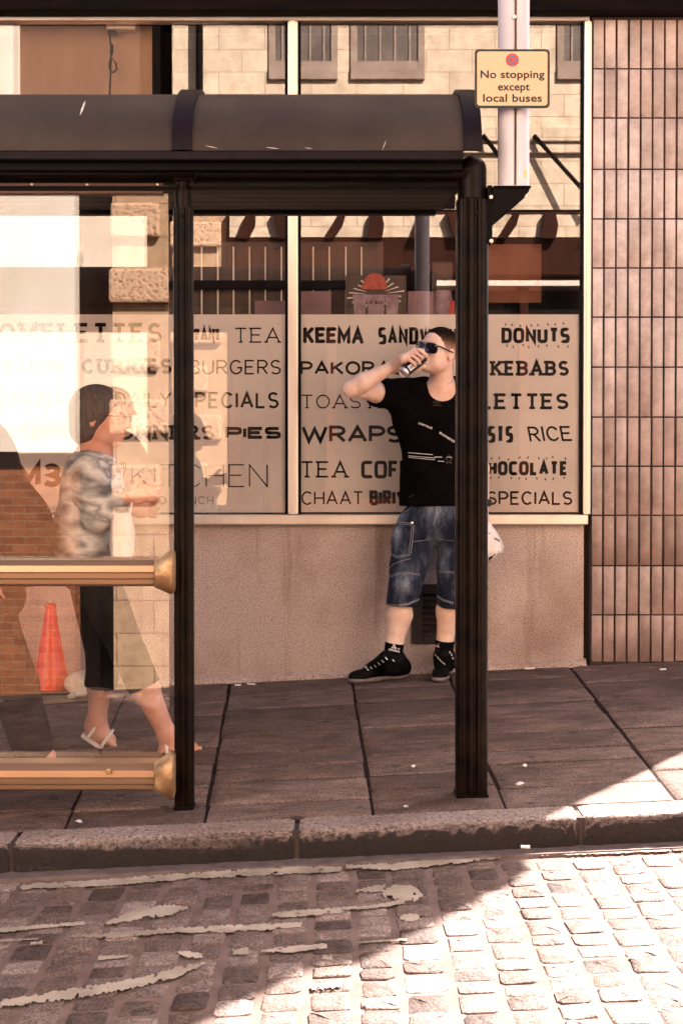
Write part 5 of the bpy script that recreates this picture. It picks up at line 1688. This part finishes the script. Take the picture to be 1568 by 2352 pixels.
for (yd, xa, xb, dep) in ((1178, 262, 300, .02), (1190, 256, 304, .04), (1215, 253, 306, .05), (1250, 252, 308, .055), (1278, 254, 306, .05), (1286, 260, 300, .03)):
    a_, b_ = q(xa, yd, -.22), q(xb, yd, -.22)
    for i in range(20):
        t_ = 2 * math.pi * i / 20
        vs.append(((a_.x + b_.x) / 2 + (b_.x - a_.x) / 2 * math.copysign(abs(math.cos(t_)) ** .6, math.cos(t_)), wy - .22 + dep * math.sin(t_) + random.uniform(-.004, .004), a_.z))
mb.add(vs, [(r * 20 + i, r * 20 + (i + 1) % 20, (r + 1) * 20 + (i + 1) % 20, (r + 1) * 20 + i) for r in range(5) for i in range(20)] + [tuple(range(100, 120)), tuple(range(20))])
mb.build('bag_body', M['bag'], tote, smooth=True)
mb = MB(); mb.tube([q(266, 1180, -.22), q(280, 1158, -.215), q(306, 1140, -.20), q(298, 1180, -.22)], .005, 8); mb.build('handle', M['bag'], tote, smooth=True)

# ---- a second walker coming in at the left edge
ey = 5.35
e = lambda x_, y_, dy=0: at(x_, y_, ey + dy)
eg = e(-60, 1750)
wk = thing('person', 'walker in rust brown clothes cut off by the left edge, one trouser leg stepping forward', 'person', (eg.x, ey, gz(eg.x)))
he = Head(e(-75, 860), -80, -4, 0, 1.05)
E_ = he.prims()
ek1, ek2 = e(30, 1570, -.08), e(-110, 1560, .08)
ea1, ea2 = e(75, 1712, -.08), e(-190, 1700, .08)
E_ += [cone(he.p(-.02, 0, -.06), e(-85, 950), .055, .06, .03), cone(e(-85, 950), e(-80, 1000), .07, .10, .04), ell(e(-70, 1100), (.14, .17, .22), k=.05), ell(e(-55, 1260), (.15, .16, .2), k=.05),
       cone(e(-40, 1390, -.09), ek1, .09, .06, .04), cone(ek1, ea1, .055, .036, .03), cone(e(-60, 1390, .09), ek2, .09, .06, .04), cone(ek2, ea2, .055, .036, .03),
       cone(e(-80, 1010, -.2), e(-90, 1180, -.22), .05, .042, .03), cone(e(-90, 1180, -.22), e(-40, 1300, -.22), .042, .03, .02), cone(e(-80, 1010, .2), e(-100, 1180, .22), .05, .042, .03), cone(e(-100, 1180, .22), e(-110, 1320, .22), .042, .03, .02)]
E_ += hand_relaxed(e(-40, 1300, -.22), Vector((.3, 0, -1)), Vector((1, 0, 0)), Vector((0, 1, 0)), 1, .8) + hand_relaxed(e(-110, 1320, .22), Vector((0, 0, -1)), Vector((1, 0, 0)), Vector((0, -1, 0)), 1, .8)
ft = (e(72, 1734, -.08), e(128, 1738, -.08)); fr_ = (e(-205, 1720, .08), e(-140, 1738, .08))
E_ += foot(ea1, *ft) + foot(ea2, *fr_)
body_from('body', E_, .008, M['skin2'], wk)
body_from('hair', [he.e((-.016, 0, .033), (.104, .083, .092), .004), he.e((.08, 0, -.015), (.078, .078, .084), .012, True), he.e((.01, 0, -.08), (.105, .10, .062), .01, True)], .006, M['hairdark'], wk)
J_ = [ell(e(-70, 1090), (.19, .2, .24), k=.05), ell(e(-20, 1230), (.235, .22, .23), k=.08), cone(e(-30, 1250), e(-35, 1340), .2, .2, .05), cone(e(-80, 1010, -.19), e(-90, 1180, -.22), .075, .065, .03), cone(e(-90, 1180, -.22), e(-50, 1275, -.22), .063, .055, .02), cone(e(-80, 1010, .19), e(-100, 1180, .22), .075, .065, .03), cone(e(-100, 1180, .22), e(-108, 1295, .22), .063, .055, .02), half(e(-30, 1345), (0, 0, -1))]
body_from('jacket', J_, .010, M['rustcloth'], wk)
TR = [ell(e(-45, 1370), (.17, .17, .12), k=.04), cone(e(-40, 1390, -.09), ek1, .11, .09, .03), cone(ek1, ea1, .088, .078, .03), cone(e(-60, 1390, .09), ek2, .11, .09, .03), cone(ek2, ea2, .088, .078, .03)]
body_from('trousers', TR, .009, M['rustcloth'], wk)
for (h_, t_) in (ft, fr_):
    d = (t_ - h_).normalized(); s_ = d.cross(Vector((0, 0, 1))).normalized()
    mb = MB(); Lf = (t_ - h_).length
    mb.prism([h_ + d * (a * Lf) + s_ * b + Vector((0, 0, -.028)) for a, b in ((-.3, .03), (.4, .036), (.8, .046), (1.1, .02), (1.1, -.02), (.8, -.046), (.4, -.034), (-.3, -.03))], (0, 0, -.018))
    mb.build('sandal', M['white'], wk)

# ------------------------------------------------------------------ loose things
def zero(p): return Vector((p.x, p.y, gz(p.x)))
# board with traffic cone and sandbag at the foot of the wall
bd = [(-30, 1652), (318, 1598), (250, 1590), (-30, 1600)]
bp = [on_ground(x_, y_) for x_, y_ in ((-60, 1650), (322, 1600))]
bc = on_ground(120, 1612)
mb = MB()
ya, yb2 = 6.62, 7.06
xa_, xb_ = at(-60, 1600, 6.8).x, at(316, 1600, 6.8).x
out = [(xa_, 6.58), (xb_ - .10, 6.76), (xb_, 6.90), (xb_ - .06, 7.06), (xa_, 7.06)]
vs = [(x_, y_, gz(x_) + .006) for x_, y_ in out]; vs += [(x_, y_, gz(x_) + .026) for x_, y_ in out]
mb.add(vs, [(4, 3, 2, 1, 0), (5, 6, 7, 8, 9)] + [(i, (i + 1) % 5, 5 + (i + 1) % 5, 5 + i) for i in range(5)])
M['plywood'] = mottle('weathered_board', (.12, .075, .055), (.34, .23, .16), 4, .8, stretch=(.5, 6, 1), bump=(30, .4, .004))
ob = mb.build('timber_board', M['plywood']); settle(ob, (bc.x, bc.y, gz(bc.x))); tag(ob, 'weathered flat board lying on the pavement under the traffic cone and sandbag', 'board')
cc_ = at(117, 1588, 6.90); bz = gz(cc_.x) + .027
cone_t = thing('traffic_cone', 'plain red plastic traffic cone standing on the board by the wall', 'traffic cone', (cc_.x, 6.90, bz))
m = NT('red_cone_plastic').pbr(.32, 0, .5); nf = m.noise(9, 4, .6)
m.color(m.ramp(nf, [(.35, (.56, .006, .004)), (.65, (.74, .010, .006))])); M['conered'] = m.m
topz = at(113, 1386, 6.90).z
hh = topz - bz
mb = MB(); mb.box((cc_.x - .105, 6.80, bz + .0005), (cc_.x + .105, 7.00, bz + .02), .006); mb.build('cone_base', M['black'], cone_t)
mb = MB(); mb.lathe((cc_.x, 6.90, bz), [(.088, .0205), (.084, .05), (.072, hh * .3), (.070, hh * .31), (.048, hh * .62), (.046, hh * .63), (.026, hh * .93), (.024, hh * .945), (.027, hh * .955), (.027, hh * .975), (.022, hh), (.017, hh), (.016, hh * .9)], seg=40); mb.build('cone_body', M['conered'], cone_t, smooth=True)
sb = at(190, 1600, 6.78); sz = gz(sb.x) + .027
M['canvas'] = mottle('cream_canvas', (.50, .41, .31), (.68, .58, .46), 9, .85, bump=(16, .7, .012))
bagt = thing('sandbag', 'small cream canvas sandbag tied with string beside the red cone', 'sandbag', (sb.x, 6.78, sz))
g_ = lambda x_, y_, dy=0: at(x_, y_, 6.78 + dy)
me = sdf_mesh('sack', [ell((g_(190, 1583).x, 6.78, sz + .055), (.088, .085, .058), k=.03), ell(g_(205, 1567, .02), (.045, .05, .05), k=.03), cone(g_(206, 1560, .02), g_(213, 1541, .03), .022, .004, .03), ell(g_(182, 1592, -.06), (.035, .03, .026), k=.02), cone(g_(172, 1596, -.085), g_(164, 1602, -.11), .014, .02, .01), half((0, 6.78, sz + .001), (0, 0, -1))], .005)
sk_ = link('sack', me, M['canvas'], bagt)
mb = MB(); mb.tube([g_(168 + 4 * math.cos(k), 1598 + 5 * math.sin(k), -.10 - .006 * math.cos(k)) for k in range(7)], .004, 6); mb.build('string', M['dkcloth'], bagt, smooth=True)
# hanging cable and ceiling box inside the window
cabY = WY + .09
cb_ = thing('hanging_cable', 'black looped flex hanging from a small box at the top of the left window', 'cable', at(252, 70, cabY))
h_ = lambda x_, y_: at(x_, y_, cabY)
mb = MB(); mb.box(h_(244, 66), h_(311, 53) + Vector((0, .05, 0)), .004); mb.build('ceiling_box', M['alu'], cb_)
mb = MB(); mb.box(h_(247, 78), h_(266, 66.5) + Vector((0, .03, 0)), .003); mb.tube([h_(252, 76), h_(254, 100), h_(256, 110)], .0045, 8)
mb.tube([h_(256, 100), h_(257, 104), h_(256, 122), h_(255, 128)], [.005, .009, .009, .004], 10)
mb.tube([h_(255, 126), h_(251, 148), h_(253, 162), h_(260, 166), h_(268, 158), h_(266, 145), h_(258, 132), h_(254, 150), h_(254, 165), h_(252, 215), h_(252, 260)], .0045, 8); mb.build('flex', M['black'], cb_, smooth=True)
M['blind'] = mottle('brown_blind_cloth', (.30, .165, .105), (.44, .27, .18), 1.6, .8, stretch=(1, 1, .2))
bl = MB(); a_, b_ = at(42, 232, WY + .15), at(349, 56, WY + .15)
bl.box((a_.x, WY + .15, a_.z), (b_.x, WY + .156, b_.z))
ob = bl.build('window_blind', M['blind']); settle(ob, (a_.x, WY + .15, a_.z)); tag(ob, 'plain brown blind behind the hanging flex in the top left of the shop window', 'blind')
# slatted panel, bar, poster, counter goods inside the shop
iy = WY + .24
def ibox(xd0, yd0, xd1, yd1, Y, d=.03, bev=.002):
    mb = MB(); a, b = at(xd0, yd1, Y), at(xd1, yd0, Y)
    mb.box((a.x, Y, a.z), (b.x, Y + d, b.z), bev); return mb
slat = thing('slatted_panel', 'dark boarded panel with thin pale battens behind the window', 'panel', at(620, 720, iy))
ibox(380, 555, 880, 760, iy + .02).build('boards', M['board'], slat)
for xd in (426, 463, 500, 536, 573, 609, 646, 719, 756, 794, 830):
    ibox(xd - 1.6, 566, xd + 1.6, 760, iy, .018, .001).build('batten', M['batten'], slat)
ibox(380, 643, 880, 664, iy - .02, .015).build('cross_bar', M['black'], slat)
py = WY + .12
post_ = thing('poster', 'dark ice drink poster with a red dome and three cups propped in the window', 'poster', at(860, 722, py))
ibox(793, 632, 933, 735, py, .006).build('sheet', M['board'], post_)
mb = MB()
for k in range(22):
    a = 2 * math.pi * k / 22 + .1; r0, r1 = random.uniform(22, 34), random.uniform(48, 66)
    q_ = lambda rr, da: (863 + rr * math.cos(a + da) * 1.05, 676 + rr * math.sin(a + da) * .72)
    pts = [q_(r0, -.02), q_(r1, -.035), q_(r1, .035), q_(r0, .02)]
    if all(795 < p_[0] < 931 and 634 < p_[1] < 730 for p_ in pts): mb.add([at(p_[0], p_[1], py - .001) for p_ in pts], [(0, 1, 2, 3)])
mb.build('burst', M['white'], post_, fix=False)
M['dome'] = mottle('red_ice', (.30, .03, .02), (.55, .10, .06), 30, .4)
mb = MB(); mb.add([at(860 + 29 * math.cos(math.pi * k / 16), 664 - 38 * math.sin(math.pi * k / 16), py - .002) for k in range(17)], [tuple(range(17))]); mb.build('dome', M['dome'], post_, fix=False)
M['cup'] = mottle('printed_cup', (.22, .12, .16), (.42, .30, .34), 18, .5)
for cx_, w_ in ((826, 16), (863, 22), (900, 16)):
    mb = MB(); mb.add([at(cx_ - w_, 676, py - .003), at(cx_ + w_, 676, py - .003), at(cx_ + w_ * .75, 728, py - .003), at(cx_ - w_ * .75, 728, py - .003)], [(0, 1, 2, 3)])
    c_ = mb.build('cup', M['cup'], post_, fix=False)
mb = MB(); word(mb, 'ICE BLAST', 848, 880, 690, 698, .2, lambda x_, y_, l: at(x_, y_, py - .0045 - l)); mb.build('lettering', M['black'], post_, fix=False)
M['mauve'] = mottle('mauve_box', (.20, .11, .13), (.30, .18, .20), 5, .6)
M['redbox'] = mottle('red_box', (.45, .03, .03), (.55, .06, .05), 5, .5)
for (xa, ya_, xb, yb_, mt, lb) in ((684, 668, 760, 760, 'mauve', 'mauve carton on the window ledge left of the ice drink poster'), (585, 690, 655, 760, 'mauve', 'mauve carton on the window ledge behind the left pane'), (935, 668, 996, 760, 'mauve', 'mauve carton on the window ledge right of the ice drink poster'), (1028, 690, 1044, 760, 'redbox', 'narrow red box on the window ledge beside the dispenser')):
    mb = ibox(xa, ya_, xb, yb_, WY + .16, .05, .004); ob = mb.build('carton', M[mt]); settle(ob, at((xa + xb) / 2, yb_, WY + .18)); tag(ob, lb, 'carton', 'cartons on the window ledge')
disp = thing('drink_dispenser', 'dark drink dispenser with a clear tank standing in the window', 'dispenser', at(1014, 760, WY + .2))
ibox(990, 600, 1040, 668, WY + .2, .1, .01).build('head', M['board'], disp)
mb = MB(); c0 = at(1015, 740, WY + .2); mb.lathe(c0, [(.03, 0), (.05, .02), (.055, .10), (.045, .16), (.001, .165)], seg=20); mb.build('tank', M['cup'], disp, smooth=True)
ibox(988, 741, 1042, 765, WY + .18, .1, .006).build('base', M['black'], disp)
M['rustboard'] = mottle('brown_orange_board', (.16, .05, .022), (.24, .085, .04), 5, .7)
mb = ibox(1060, 560, 1243, 695, WY + .3, .03); ob = mb.build('menu_board', M['rustboard']); settle(ob, at(1150, 695, WY + .3)); tag(ob, 'plain brown orange board hung behind the right window pane', 'board')
# litter on the pavement
def butt(xd, yd, ln_, label, road=False):
    p = on_ground(xd, yd, ROADZ + .01 if road else 0); z0 = p.z + .005
    mb = MB(); a = random.uniform(-.5, .5)
    d = Vector((math.cos(a), math.sin(a), 0)) * ln_ / 2
    mb.tube([(p.x - d.x, p.y - d.y, z0), (p.x + d.x * .3, p.y + d.y * .3, z0)], .0042, 8)
    mb.tube([(p.x + d.x * .31, p.y + d.y * .31, z0), (p.x + d.x, p.y + d.y, z0 + .0004)], .0045, 8)
    ob = mb.build('cigarette_butt', M['white'], smooth=True); settle(ob, (p.x, p.y, p.z)); tag(ob, label, 'cigarette butt', 'cigarette butts dropped in the street')
butt(577, 1574, .04, 'white cigarette butt at the wall foot below the left shop pane')
butt(546, 1576, .03, 'short cigarette butt by the wall, just right of the slim shelter post')
butt(1216, 1538, .05, 'pale butt on the paving right of the thick shelter post, close to the wall')
butt(1206, 1950, .024, 'white butt in the gutter under the kerb')
butt(1522, 1540, .03, 'tiny butt lying at the foot of the tiled pier')
def scrap(xd, yd, s_, label, up=.01):
    p = on_ground(xd, yd); mb = MB()
    vs = [(p.x + s_ * math.cos(k * 1.05) * random.uniform(.6, 1), p.y + s_ * math.sin(k * 1.05) * random.uniform(.6, 1), p.z + .004 + random.uniform(0, up)) for k in range(6)] + [(p.x, p.y, p.z + .004 + up)]
    mb.add(vs, [(k, (k + 1) % 6, 6) for k in range(6)])
    mb.add([(v[0], v[1], v[2] - .002) for v in vs], [((k + 1) % 6, k, 6) for k in range(6)])
    ob = mb.build('paper_scrap', M['white'], fix=False); settle(ob, (p.x, p.y, p.z)); tag(ob, label, 'litter', 'paper scraps on the pavement')
scrap(1194, 1812, .016, 'crumpled white paper scrap between the thick post and the kerb', .02)
scrap(1206, 1764, .010, 'small pale paper flake on the slab right of the thick post')
scrap(950, 1766, .010, 'white paper flake on the slab left of the thick post')
scrap(932, 1860, .012, 'thin white scrap at the edge of the kerb stones')
scrap(180, 1893, .014, 'long white scrap under the lower grab rail')
